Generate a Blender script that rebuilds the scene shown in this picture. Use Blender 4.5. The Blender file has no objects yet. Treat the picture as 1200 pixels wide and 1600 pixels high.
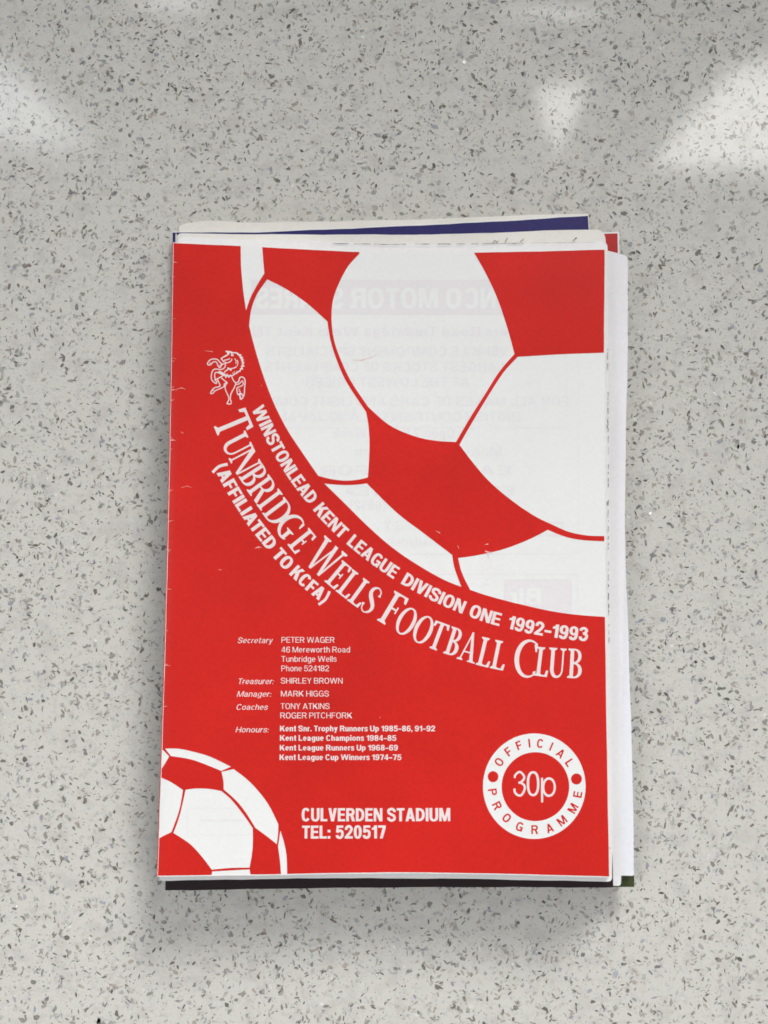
import bpy, math, random
from mathutils import Vector, Matrix
from mathutils.geometry import delaunay_2d_cdt
from math import sin, cos, pi, radians, sqrt

# ------------------------------------------------------------------ camera, world, lamps, exposure
S = bpy.context.scene
COL = S.collection
F_PX = 1305.0                 # focal length in pixels of the 1200 x 1600 picture
TILT = radians(3.4)
H = 0.020                     # height of the stack
CAM = Vector((0.0, -0.0166, H + 0.280))

cam_d = bpy.data.cameras.new('camera')
cam_d.sensor_fit = 'VERTICAL'
cam_d.sensor_height = 36.0
cam_d.sensor_width = 27.0
cam_d.lens = F_PX * 36.0 / 1600.0
cam_d.clip_start = 0.01
cam_d.clip_end = 20.0
cam = bpy.data.objects.new('camera', cam_d)
cam.location = CAM
cam.rotation_euler = (TILT, 0, 0)
COL.objects.link(cam)
S.camera = cam

W = bpy.data.worlds.new('World')
S.world = W
W.use_nodes = True
bg = W.node_tree.nodes['Background']
bg.inputs['Color'].default_value = (0.95, 0.97, 1.0, 1)
bg.inputs['Strength'].default_value = 0.36

S.view_settings.view_transform = 'Standard'
S.view_settings.look = 'None'
S.view_settings.exposure = 0.0
S.view_settings.gamma = 1.0
S.cycles.filter_width = 1.7


def ray_dir(px, py):
    xc = (px - 600.0) / F_PX
    yc = (800.0 - py) / F_PX
    return Vector((xc, yc * cos(TILT) + sin(TILT), yc * sin(TILT) - cos(TILT)))


def at(px, py, z):
    """world point seen at pixel (px, py) lying at height z"""
    d = ray_dir(px, py)
    k = (z - CAM.z) / d.z
    return Vector((CAM.x + d.x * k, CAM.y + d.y * k, z))


def lamp(name, loc, target, sx, sy, energy, color=(1, 1, 1), spread=180, roll=0.0, shape='RECTANGLE'):
    l = bpy.data.lights.new(name, 'AREA')
    l.shape = shape
    l.size = sx
    l.size_y = sy
    l.energy = energy
    l.color = color
    l.spread = radians(spread)
    o = bpy.data.objects.new(name, l)
    d = Vector(target) - Vector(loc)
    o.rotation_euler = (d.to_track_quat('-Z', 'Y').to_matrix() @ Matrix.Rotation(radians(roll), 3, 'Z')).to_euler()
    o.location = loc
    COL.objects.link(o)
    return o


# window light from the upper right, a softer one from the right, and a weaker one low on the left
lamp('window_light', (0.55, 1.10, 0.80), (0.03, -0.42, 0), 1.0, 0.5, 1.78, (1.0, 0.988, 0.965), spread=24)
lamp('side_window_light', (0.86, -0.30, 0.98), (0.02, -0.38, 0), 0.9, 1.0, 0.53, (0.98, 0.99, 1.0), spread=29)
lamp('far_window_light', (-0.86, -0.22, 0.98), (-0.06, -0.38, 0), 0.9, 0.9, 0.58, (1.0, 0.985, 0.985), spread=29)


def reflected(px, py, dist):
    """point above the counter that is mirrored at pixel (px, py)"""
    p = at(px, py, 0)
    d = ray_dir(px, py).normalized()
    r = Vector((d.x, d.y, -d.z))
    return p + r * dist, p


def glint(name, poly, radiance, dist=1.10, color=(1, 1, 1), soft=.06):
    """a bright patch of ceiling whose mirror image in the worktop has the outline poly (picture pixels)"""
    x0, x1 = min(p[0] for p in poly), max(p[0] for p in poly); y0, y1 = min(p[1] for p in poly), max(p[1] for p in poly)
    c, p = reflected((x0 + x1) / 2, (y0 + y1) / 2, dist)
    depth = dist + 0.30 / cos(radians(25))
    d = (p - c).normalized()
    zax = -d
    xax = Vector((1, 0, 0)) - zax * zax.x; xax.normalize()
    yax = zax.cross(xax)
    sx, sy = (x1 - x0) / F_PX * depth, (y1 - y0) / F_PX * depth
    l = bpy.data.lights.new(name, 'AREA'); l.shape = 'RECTANGLE'; l.size = sx; l.size_y = sy
    l.energy = radiance * sx * sy * pi; l.color = color
    l.use_nodes = True
    nt = l.node_tree; N, L = nt.nodes, nt.links
    em = N['Emission']; ge = N.new('ShaderNodeNewGeometry'); sp = N.new('ShaderNodeSeparateXYZ')
    L.new(ge.outputs['Parametric'], sp.inputs[0])
    cx = sum(q[0] for q in poly) / len(poly); cy = sum(q[1] for q in poly) / len(poly)
    acc = None
    def M(op, a_, b_):
        m = N.new('ShaderNodeMath'); m.operation = op
        for i, v_ in enumerate((a_, b_)):
            if isinstance(v_, (int, float)): m.inputs[i].default_value = v_
            else: L.new(v_, m.inputs[i])
        return m.outputs[0]
    uv = lambda q: ((q[0] - x0) / (x1 - x0), (y1 - q[1]) / (y1 - y0))
    C_ = uv((cx, cy))
    for i in range(len(poly)):
        A, B = uv(poly[i - 1]), uv(poly[i])
        nx, ny = A[1] - B[1], B[0] - A[0]; ln = sqrt(nx * nx + ny * ny); nx, ny = nx / ln, ny / ln
        k = -(nx * A[0] + ny * A[1])
        if nx * C_[0] + ny * C_[1] + k < 0: nx, ny, k = -nx, -ny, -k
        dd = M('ADD', M('ADD', M('MULTIPLY', sp.outputs[0], nx * PAR[0]), M('MULTIPLY', sp.outputs[1], ny * PAR[1])), k + (nx if PAR[0] < 0 else 0) + (ny if PAR[1] < 0 else 0))
        r = N.new('ShaderNodeMapRange'); r.inputs[1].default_value = 0; r.inputs[2].default_value = soft
        L.new(dd, r.inputs[0])
        acc = r.outputs[0] if acc is None else M('MULTIPLY', acc, r.outputs[0])
    L.new(acc, em.inputs['Strength'])
    o = bpy.data.objects.new(name, l)
    o.matrix_world = Matrix((( xax.x, yax.x, zax.x, c.x), (xax.y, yax.y, zax.y, c.y), (xax.z, yax.z, zax.z, c.z), (0, 0, 0, 1)))
    COL.objects.link(o)


PAR = (1, 1)
glint('bright_ceiling_patch', [(1118, 104), (1290, 100), (1290, 262), (1008, 262), (1022, 225), (1062, 170)], 7.6, color=(1, .99, .95), soft=.18)
glint('small_ceiling_patch', [(832, 142), (858, 136), (915, 134), (898, 196), (874, 236), (856, 214)], 6.5, color=(1, .98, .95), soft=.11)
glint('small_ceiling_patch_end', [(862, 226), (876, 222), (872, 262), (858, 262)], 2.4, color=(1, .98, .95), soft=.3)
glint('left_ceiling_patch', [(-60, 84), (52, 84), (96, 132), (182, 238), (-60, 226)], 5.2, color=(.93, .96, 1), soft=.25)
glint('lamp_strip', [(782, 16), (962, 19), (962, 26), (782, 23)], 24, soft=.4)
glint('short_lamp_strip', [(208, 5), (336, 5), (336, 12), (208, 12)], 20, soft=.4)

# ------------------------------------------------------------------ helpers


def tag(o, label=None, cat=None, group=None, kind=None):
    if label: o['label'] = label
    if cat: o['category'] = cat
    if group: o['group'] = group
    if kind: o['kind'] = kind
    return o


def mesh_obj(name, verts, faces, mats, parent=None, smooth=False, midx=None):
    me = bpy.data.meshes.new(name)
    me.from_pydata([tuple(v) for v in verts], [], faces)
    for m in (mats if isinstance(mats, (list, tuple)) else [mats]):
        me.materials.append(m)
    if midx:
        me.polygons.foreach_set('material_index', midx)
    me.update()
    if smooth:
        me.polygons.foreach_set('use_smooth', [True] * len(me.polygons))
        me.set_sharp_from_angle(angle=radians(35))
    o = bpy.data.objects.new(name, me)
    COL.objects.link(o)
    if parent:
        o.parent = parent
        o.matrix_parent_inverse = parent.matrix_basis.inverted()
    return o


def empty(name, loc):
    o = bpy.data.objects.new(name, None)
    o.empty_display_size = 0.01
    o.location = loc
    COL.objects.link(o)
    return o


def new_mat(name):
    m = bpy.data.materials.new(name)
    m.use_nodes = True
    return m, m.node_tree, m.node_tree.nodes['Principled BSDF']


def paper_mat(name, col, rough=0.5, spec=0.35, mottle=0.025, scale=900.0, bump=0.03, bump_scale=350.0, coarse=0.03):
    m, nt, b = new_mat(name)
    N, L = nt.nodes, nt.links
    tc = N.new('ShaderNodeTexCoord')
    n1 = N.new('ShaderNodeTexNoise'); n1.inputs['Scale'].default_value = scale; n1.inputs['Detail'].default_value = 4
    n2 = N.new('ShaderNodeTexNoise'); n2.inputs['Scale'].default_value = 28; n2.inputs['Detail'].default_value = 5
    L.new(tc.outputs['Object'], n1.inputs['Vector']); L.new(tc.outputs['Object'], n2.inputs['Vector'])
    r1 = N.new('ShaderNodeMapRange'); r1.inputs[1].default_value = .3; r1.inputs[2].default_value = .7
    r1.inputs[3].default_value = 1 - mottle; r1.inputs[4].default_value = 1 + mottle
    r2 = N.new('ShaderNodeMapRange'); r2.inputs[1].default_value = .3; r2.inputs[2].default_value = .7
    r2.inputs[3].default_value = 1 - coarse; r2.inputs[4].default_value = 1 + coarse
    L.new(n1.outputs['Fac'], r1.inputs[0]); L.new(n2.outputs['Fac'], r2.inputs[0])
    mu = N.new('ShaderNodeMath'); mu.operation = 'MULTIPLY'
    L.new(r1.outputs[0], mu.inputs[0]); L.new(r2.outputs[0], mu.inputs[1])
    vm = N.new('ShaderNodeVectorMath'); vm.operation = 'SCALE'
    vm.inputs[0].default_value = col
    L.new(mu.outputs[0], vm.inputs['Scale'])
    L.new(vm.outputs[0], b.inputs['Base Color'])
    b.inputs['Roughness'].default_value = rough
    b.inputs['Specular IOR Level'].default_value = spec
    nb = N.new('ShaderNodeTexNoise'); nb.inputs['Scale'].default_value = bump_scale; nb.inputs['Detail'].default_value = 6
    L.new(tc.outputs['Object'], nb.inputs['Vector'])
    bp = N.new('ShaderNodeBump'); bp.inputs['Strength'].default_value = bump; bp.inputs['Distance'].default_value = 0.0003
    L.new(nb.outputs['Fac'], bp.inputs['Height'])
    L.new(bp.outputs[0], b.inputs['Normal'])
    return m


M_paper = paper_mat('cover_paper', (.805, .81, .795), .42, mottle=.02, bump=.06, coarse=.015)
M_cream = paper_mat('old_cream_paper', (.74, .72, .67), .6, .25, coarse=.07)
M_white = paper_mat('white_paper', (.80, .795, .79), .5, .3)
M_lav = paper_mat('bright_copier_paper', (.80, .785, .80), .6, .25)
M_bluew = paper_mat('bluish_paper', (.775, .78, .82), .6, .25)
M_warm = paper_mat('warm_white_paper', (.80, .775, .745), .6, .25)
M_pages = paper_mat('page_edges', (.74, .72, .68), .7, .2, coarse=.08)
M_red = paper_mat('red_ink', (.595, .0155, .0105), .42, .25, mottle=.05, coarse=.08, bump=.05)
M_spine = paper_mat('worn_red_spine', (.62, .13, .11), .5, .3, mottle=.35, scale=1400, coarse=.1)
M_pink = paper_mat('unprinted_lettering', (.80, .70, .69), .45, .3, mottle=.03)
M_dkred = paper_mat('red_cover_ink', (.45, .022, .02), .45, .3)
M_black = paper_mat('black_cover_ink', (.016, .006, .008), .35, .4, mottle=.2)
M_blue = paper_mat('navy_cover_ink', (.020, .016, .12), .4, .35, mottle=.15)
M_green = paper_mat('green_cover_ink', (.05, .062, .02), .45, .3, mottle=.25)
M_ghost1 = paper_mat('ghost_print_soft', (.794, .787, .782), .42, mottle=.02, bump=.06, coarse=.015)
M_ghost = paper_mat('ghost_print', (.782, .762, .768), .42, mottle=.02, bump=.06, coarse=.015)
M_ghost2 = paper_mat('ghost_band', (.775, .745, .755), .42, mottle=.02, bump=.06, coarse=.015)
M_scuff = paper_mat('worn_ink', (.80, .42, .39), .6, .2, mottle=.2)
M_rub = paper_mat('rubbed_ink', (.78, .58, .54), .5, .3, mottle=.12, scale=500)
M_mark = paper_mat('dark_print', (.12, .08, .075), .6, .2, mottle=.4)


# ---- height of the pile: the sheets sag a little between spine and fore-edge
def left_edge(py):
    t = (py - 378.5) / 991.3
    return 270.5 - 24.5 * t + 3.2 * sin(pi * min(1, max(0, t))) 


def sag(px, py):
    u = (px - 600) / 350.0
    v = (py - 880) / 490.0
    s = -0.0010 * (1 - min(1.4, u * u)) * (0.65 + 0.35 * v * v)
    s += 0.00022 * sin(px * 0.012 + 0.6) * cos(py * 0.007)
    s += 0.00006 * sin(py * 0.031 + px * 0.006) * (0.4 + 0.6 * max(0, 1 - (px - 250) / 500))
    d = px - left_edge(py)
    s -= 0.0003 * math.exp(-(max(0.0, d) / 6.0) ** 2)          # the sheets roll over into the fold at the spine
    return s


def at_sheet(px, py, z, lift=0.0):
    k = z / H
    return at(px, py, z + sag(px, py) * k + lift)


def catmull(pts, n=6):
    if len(pts) < 3:
        return [tuple(p) for p in pts]
    out = []
    P = [pts[0]] + list(pts) + [pts[-1]]
    for i in range(1, len(P) - 2):
        p0, p1, p2, p3 = P[i - 1], P[i], P[i + 1], P[i + 2]
        for k in range(n):
            t = k / n
            out.append(tuple(0.5 * ((2 * p1[j]) + (-p0[j] + p2[j]) * t + (2 * p0[j] - 5 * p1[j] + 4 * p2[j] - p3[j]) * t * t
                                    + (-p0[j] + 3 * p1[j] - 3 * p2[j] + p3[j]) * t ** 3) for j in range(2)))
    out.append(tuple(pts[-1]))
    return out


def union(polys, eps=1e-5, grid=None):
    """triangulated union of overlapping simple polygons, optionally cut on a square grid"""
    V, Fc, E = [], [], []
    for p in polys:
        a = sum(p[i - 1][0] * p[i][1] - p[i][0] * p[i - 1][1] for i in range(len(p)))
        if abs(a) < 1e-9: continue
        if a < 0: p = p[::-1]
        Fc.append(list(range(len(V), len(V) + len(p))))
        V += [Vector((q[0], q[1])) for q in p]
    if grid:
        x0, x1 = min(q.x for q in V), max(q.x for q in V); y0, y1 = min(q.y for q in V), max(q.y for q in V)
        for i in range(1, int((x1 - x0) / grid) + 1):
            x = x0 + i * grid + .0131; E.append((len(V), len(V) + 1)); V += [Vector((x, y0 - 1)), Vector((x, y1 + 1))]
        for i in range(1, int((y1 - y0) / grid) + 1):
            y = y0 + i * grid + .0117; E.append((len(V), len(V) + 1)); V += [Vector((x0 - 1, y)), Vector((x1 + 1, y))]
    v, e, f, ov, oe, of = delaunay_2d_cdt(V, E, Fc, 0, eps, True)
    return [(q.x, q.y) for q in v], [list(t) for t, o in zip(f, of) if o]


def stroke(pts, w, closed=False):
    """polyline as a row of quads with mitred joints"""
    n = len(pts)
    L, R = [], []
    for i in range(n):
        a = pts[max(0, i - 1)] if not closed else pts[i - 1]
        b = pts[min(n - 1, i + 1)] if not closed else pts[(i + 1) % n]
        d1 = (pts[i][0] - a[0], pts[i][1] - a[1]); d2 = (b[0] - pts[i][0], b[1] - pts[i][1])
        l1 = sqrt(d1[0] ** 2 + d1[1] ** 2); l2 = sqrt(d2[0] ** 2 + d2[1] ** 2)
        if l1 < 1e-9: d1, l1 = d2, l2
        if l2 < 1e-9: d2, l2 = d1, l1
        n1 = (-d1[1] / l1, d1[0] / l1); n2 = (-d2[1] / l2, d2[0] / l2)
        m = (n1[0] + n2[0], n1[1] + n2[1]); ml = sqrt(m[0] ** 2 + m[1] ** 2) or 1
        m = (m[0] / ml, m[1] / ml)
        c = max(.45, m[0] * n1[0] + m[1] * n1[1])
        ww = (w[i] if isinstance(w, (list, tuple)) else w) / 2 / c
        L.append((pts[i][0] + m[0] * ww, pts[i][1] + m[1] * ww))
        R.append((pts[i][0] - m[0] * ww, pts[i][1] - m[1] * ww))
    out = []
    for i in range(n - 1 + (1 if closed else 0)):
        j = (i + 1) % n
        out += [[L[i], L[j], R[j]], [L[i], R[j], R[i]]]
    return out


def ell(cx, cy, rx, ry, a, p=2.0):
    c, s = cos(radians(a)), sin(radians(a))
    e = 2.0 / p
    return (cx + rx * (abs(c) ** e) * (1 if c >= 0 else -1), cy + ry * (abs(s) ** e) * (1 if s >= 0 else -1))


def ring2(o, i, a0, a1, n=18, p=2.0):
    """part of a ring between an outer and an inner ellipse (cx, cy, rx, ry)"""
    out = []
    A = [a0 + (a1 - a0) * k / n for k in range(n + 1)]
    O = [ell(*o, a, p) for a in A]; I = [ell(*i, a, p) for a in A]
    for k in range(n):
        out.append([O[k], O[k + 1], I[k + 1], I[k]])
    return out


def rect(x0, y0, x1, y1):
    return [(x0, y0), (x1, y0), (x1, y1), (x0, y1)]


# ------------------------------------------------------------------ sans lettering (cap height 1)
SW = {'I': .0, 'W': 1.12, 'M': .86, 'N': .70, 'O': .72, 'C': .68, 'G': .72, 'D': .68, 'U': .68, 'A': .74, 'V': .68, 'K': .72, 'R': .70, 'B': .68,
      'S': .66, 'T': .60, 'L': .55, 'E': .60, 'F': .56, 'P': .66, 'Q': .72, '1': .40, '-': .46, '(': .34, ')': .34, ':': .0, ' ': .3,
      '0': .60, '2': .60, '3': .60, '5': .60, '7': .58, '9': .60, 'H': .68, 'P30': .62, '4': .60, '6': .60, '8': .60, 'Y': .66, 'J': .52, ',': .0, '.': .0}
LOWER = 'abcdefghiklmnoprstuvwyx'
for c_ in LOWER: SW[c_] = .5


def sans(ch, w, t, k=1.0):
    """polygons and width; w = upright stroke, t = level stroke, k = width factor"""
    Wd = SW[ch] * k
    if ch == 'I': return [rect(0, 0, w, 1)], w
    if ch == ':': return [rect(0, 0, w, w * .9), rect(0, .48, w, .48 + w * .9)], w
    if ch == '-': return [rect(0, .30, Wd, .30 + t)], Wd
    if ch in '.,': return ([rect(0, 0, w, w * .95)] + ([[(w * .35, 0), (w, 0), (w * .3, -.18), (0, -.18)]] if ch == ',' else [])), w
    c = Wd / 2
    P = []
    e = 2.35
    def bowl(x0, x1, y0, y1, side=1, ww=w, tt=t):
        """half ring bulging to the right from a stem"""
        r = min((y1 - y0) / 2, x1 - x0)
        xs = x1 - r
        cy = (y0 + y1) / 2; ry = (y1 - y0) / 2
        q = [rect(x0, y1 - tt, xs + 1e-4, y1), rect(x0, y0, xs + 1e-4, y0 + tt)]
        q += ring2((xs, cy, x1 - xs, ry), (xs, cy, x1 - xs - ww, ry - tt), -90, 90, 14, e)
        return q
    if ch in 'TEFLHUNMPRBDK' or ch in 'VAW':
        pass
    if ch == 'T': P = [rect(0, 1 - t, Wd, 1), rect(c - w / 2, 0, c + w / 2, 1)]
    elif ch == 'L': P = [rect(0, 0, w, 1), rect(0, 0, Wd, t)]
    elif ch == 'E': P = [rect(0, 0, w, 1), rect(0, 0, Wd, t), rect(0, 1 - t, Wd * .98, 1), rect(0, .5 - t * .42, Wd * .93, .5 + t * .5)]
    elif ch == 'F': P = [rect(0, 0, w, 1), rect(0, 1 - t, Wd, 1), rect(0, .48 - t * .5, Wd * .9, .48 + t * .5)]
    elif ch == 'H': P = [rect(0, 0, w, 1), rect(Wd - w, 0, Wd, 1), rect(0, .5 - t / 2, Wd, .5 + t / 2)]
    elif ch == 'N': P = [rect(0, 0, w * .92, 1), rect(Wd - w * .92, 0, Wd, 1), [(0, 1), (w * 1.08, 1), (Wd, 0), (Wd - w * 1.08, 0)]]
    elif ch == 'M': P = [rect(0, 0, w * .9, 1), rect(Wd - w * .9, 0, Wd, 1), [(0, 1), (w * 1.2, 1), (c + w * .42, 0), (c - w * .42, 0)],
                         [(Wd, 1), (Wd - w * 1.2, 1), (c - w * .42, 0), (c + w * .42, 0)]]
    elif ch == 'A': P = [[(0, 0), (w * 1.04, 0), (c + w * .46, 1), (c - w * .56, 1)], [(Wd, 0), (Wd - w * 1.04, 0), (c - w * .46, 1), (c + w * .56, 1)],
                         rect(Wd * .2, .20, Wd * .8, .20 + t * .9)]
    elif ch == 'V': P = [[(0, 1), (w * 1.04, 1), (c + w * .44, 0), (c - w * .54, 0)], [(Wd, 1), (Wd - w * 1.04, 1), (c - w * .44, 0), (c + w * .54, 0)]]
    elif ch == 'W':
        q = Wd / 4; a = w * .95; d = w * .5
        P = [[(0, 1), (a, 1), (q + d * .95, 0), (q - d, 0)], [(c - d, 1), (c + d, 1), (q + d, 0), (q - d, 0)],
             [(c - d, 1), (c + d, 1), (3 * q + d, 0), (3 * q - d, 0)], [(Wd - a, 1), (Wd, 1), (3 * q + d, 0), (3 * q - d * .95, 0)]]
    elif ch == 'K': P = [rect(0, 0, w, 1), [(w * .95, .56), (Wd - w * 1.25, 1), (Wd - .01, 1), (w * .95, .27)], [(w * 1.2, .50), (w * 1.2 + .2, .68), (Wd + .02, 0), (Wd - w * 1.2, 0)]]
    elif ch == 'O' or ch == '0':
        P = ring2((c, .5, c, .52), (c, .5, c - w, .52 - t), 0, 360, 32, e)
    elif ch == 'C':
        P = ring2((c, .5, c, .52), (c, .5, c - w, .52 - t), 36, 324, 26, e)
    elif ch == 'G':
        P = ring2((c, .5, c, .52), (c, .5, c - w, .52 - t), 36, 330, 26, e) + [rect(c + .02, .53 - t, Wd, .53), rect(Wd - w * .72, 0, Wd, .5)]
    elif ch == 'U':
        P = [rect(0, .35, w, 1), rect(Wd - w, .35, Wd, 1)] + ring2((c, .36, c, .38), (c, .36, c - w, .38 - t), 180, 360, 16, e)
    elif ch == 'D': P = [rect(0, 0, w, 1)] + bowl(w * .9, Wd, 0, 1)
    elif ch == 'P': P = [rect(0, 0, w, 1)] + bowl(w * .9, Wd, .40, 1)
    elif ch == 'R': P = [rect(0, 0, w, 1)] + bowl(w * .9, Wd * .97, .42, 1) + [[(Wd * .46, .50), (Wd * .46 + w * 1.05, .50), (Wd + .02, 0), (Wd - w * 1.08, 0)]]
    elif ch == 'B': P = [rect(0, 0, w, 1)] + bowl(w * .9, Wd * .95, .49, 1, tt=t * .92) + bowl(w * .9, Wd, 0, .56, tt=t * .92)
    elif ch == 'S':
        m = (w + t) / 4; g = m * .92
        pts = [(Wd - m, .70), (Wd - m - .03 * Wd, .83), (c + .10 * Wd, 1 - g + .015), (c - .10 * Wd, 1 - g + .015), (m + .04 * Wd, .86), (m, .73), (m + .08 * Wd, .61),
               (c, .52), (Wd - m - .08 * Wd, .42), (Wd - m, .28), (Wd - m - .04 * Wd, .15), (c + .10 * Wd, g - .015), (c - .10 * Wd, g - .015), (m + .03 * Wd, .17), (m, .30)]
        P = stroke(catmull(pts, 4), m * 2)
    elif ch == '1': P = [rect(Wd - w, 0, Wd, 1), [(Wd - w * .5, 1), (Wd - w, .99), (Wd - w - .04, .86), (0, .80), (0, .66), (Wd - w * .5, .68)]]
    elif ch == '2':
        m = w / 2
        pts = [(m, .66), (m + .01, .80), (c - .07, 1 - t / 2 + .01), (c + .07, 1 - t / 2 + .01), (Wd - m, .80), (Wd - m, .66), (c + .06, .42), (m + .08, .22), (m + .0, t * .4)]
        P = stroke(catmull(pts, 5), w * .92) + [rect(0, 0, Wd, t)]
    elif ch == '3':
        m = w / 2 * .95
        P = stroke(catmull([(m, .73), (m + .02, .84), (c - .06, 1 - t / 2 + .01), (c + .06, 1 - t / 2 + .01), (Wd - m - .02, .82), (Wd - m - .02, .70), (c + .06, .56), (c - .05, .535)], 5), w * .9)
        P += stroke(catmull([(c - .05, .535), (c + .06, .535), (Wd - m, .42), (Wd - m, .24), (c + .08, t / 2 - .01), (c - .08, t / 2 - .01), (m + .01, .15), (m - .01, .30)], 5), w * .92)
    elif ch == '5':
        m = w / 2 * .95
        P = [rect(.07, 1 - t, Wd * .94, 1), [(.07, 1), (.07 + w * .8, 1), (w * .8 + .03, .46), (.02, .46)]]
        P += stroke(catmull([(w * .5, .50), (c + .0, .60), (Wd - m - .03, .52), (Wd - m, .34), (Wd - m - .04, .16), (c + .05, t / 2 - .01), (c - .07, t / 2 - .01), (m + .02, .13), (m, .27)], 5), w * .92)
    elif ch == '4': P = [rect(Wd - w - .1, 0, Wd - .1, 1), rect(0, .20, Wd, .20 + t), [(0, .20 + t * .3), (0, .20 + t * 1.3), (Wd - w - .1, 1), (Wd - w * .5 - .1, 1), (Wd - w * .6 - .1, .84)]]
    elif ch == '6': P = [[(Wd - x, 1 - y) for x, y in q] for q in sans('9', w, t, k)[0]]
    elif ch == '8': P = ring2((c, .745, c * .93, .275), (c, .745, c * .93 - w, .275 - t), 0, 360, 20, 2.1) + ring2((c, .27, c, .29), (c, .27, c - w, .29 - t), 0, 360, 20, 2.1)
    elif ch == 'J': P = [rect(Wd - w, .3, Wd, 1)] + ring2((c, .30, c, .32), (c, .30, c - w, .32 - t), 180, 360, 14, e)
    elif ch == 'Y': P = [rect(c - w / 2, 0, c + w / 2, .48), [(0, 1), (w * 1.05, 1), (c + w / 2, .42), (c - w / 2, .42)], [(Wd, 1), (Wd - w * 1.05, 1), (c - w / 2, .42), (c + w / 2, .42)]]
    elif ch == '7': P = [rect(0, 1 - t, Wd, 1), [(Wd, 1 - t), (Wd - w * 1.1, 1 - t), (c - w * .75, 0), (c + w * .3, 0)]]
    elif ch == '9':
        P = ring2((c, .68, c, .34), (c, .68, c - w, .34 - t * .95), 0, 360, 26, 2.2)
        m = w / 2
        P += stroke(catmull([(Wd - m, .68), (Wd - m, .38), (Wd - m - .06, .15), (c + .02, t / 2 - .015), (c - .08, t / 2 - .01), (m + .01, .13), (m, .24)], 5), w * .94)
    elif ch == '(' or ch == ')':
        pts = [(Wd - w * .4, 1.08), (w * .75, .82), (w * .45, .42), (w * .75, .02), (Wd - w * .4, -.24)]
        if ch == ')': pts = [(Wd - x, y) for x, y in pts]
        P = stroke(catmull(pts, 5), w * .82)
    elif ch in LOWER: return lower(ch, w, t, k)
    elif ch == 'P30':
        P = [rect(0, -.26, w, .74)] + ring2((c + .02, .36, c - .02, .40), (c + .02, .36, c - .02 - w, .40 - t), 0, 360, 30, 2.1)
    return P, Wd


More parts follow.
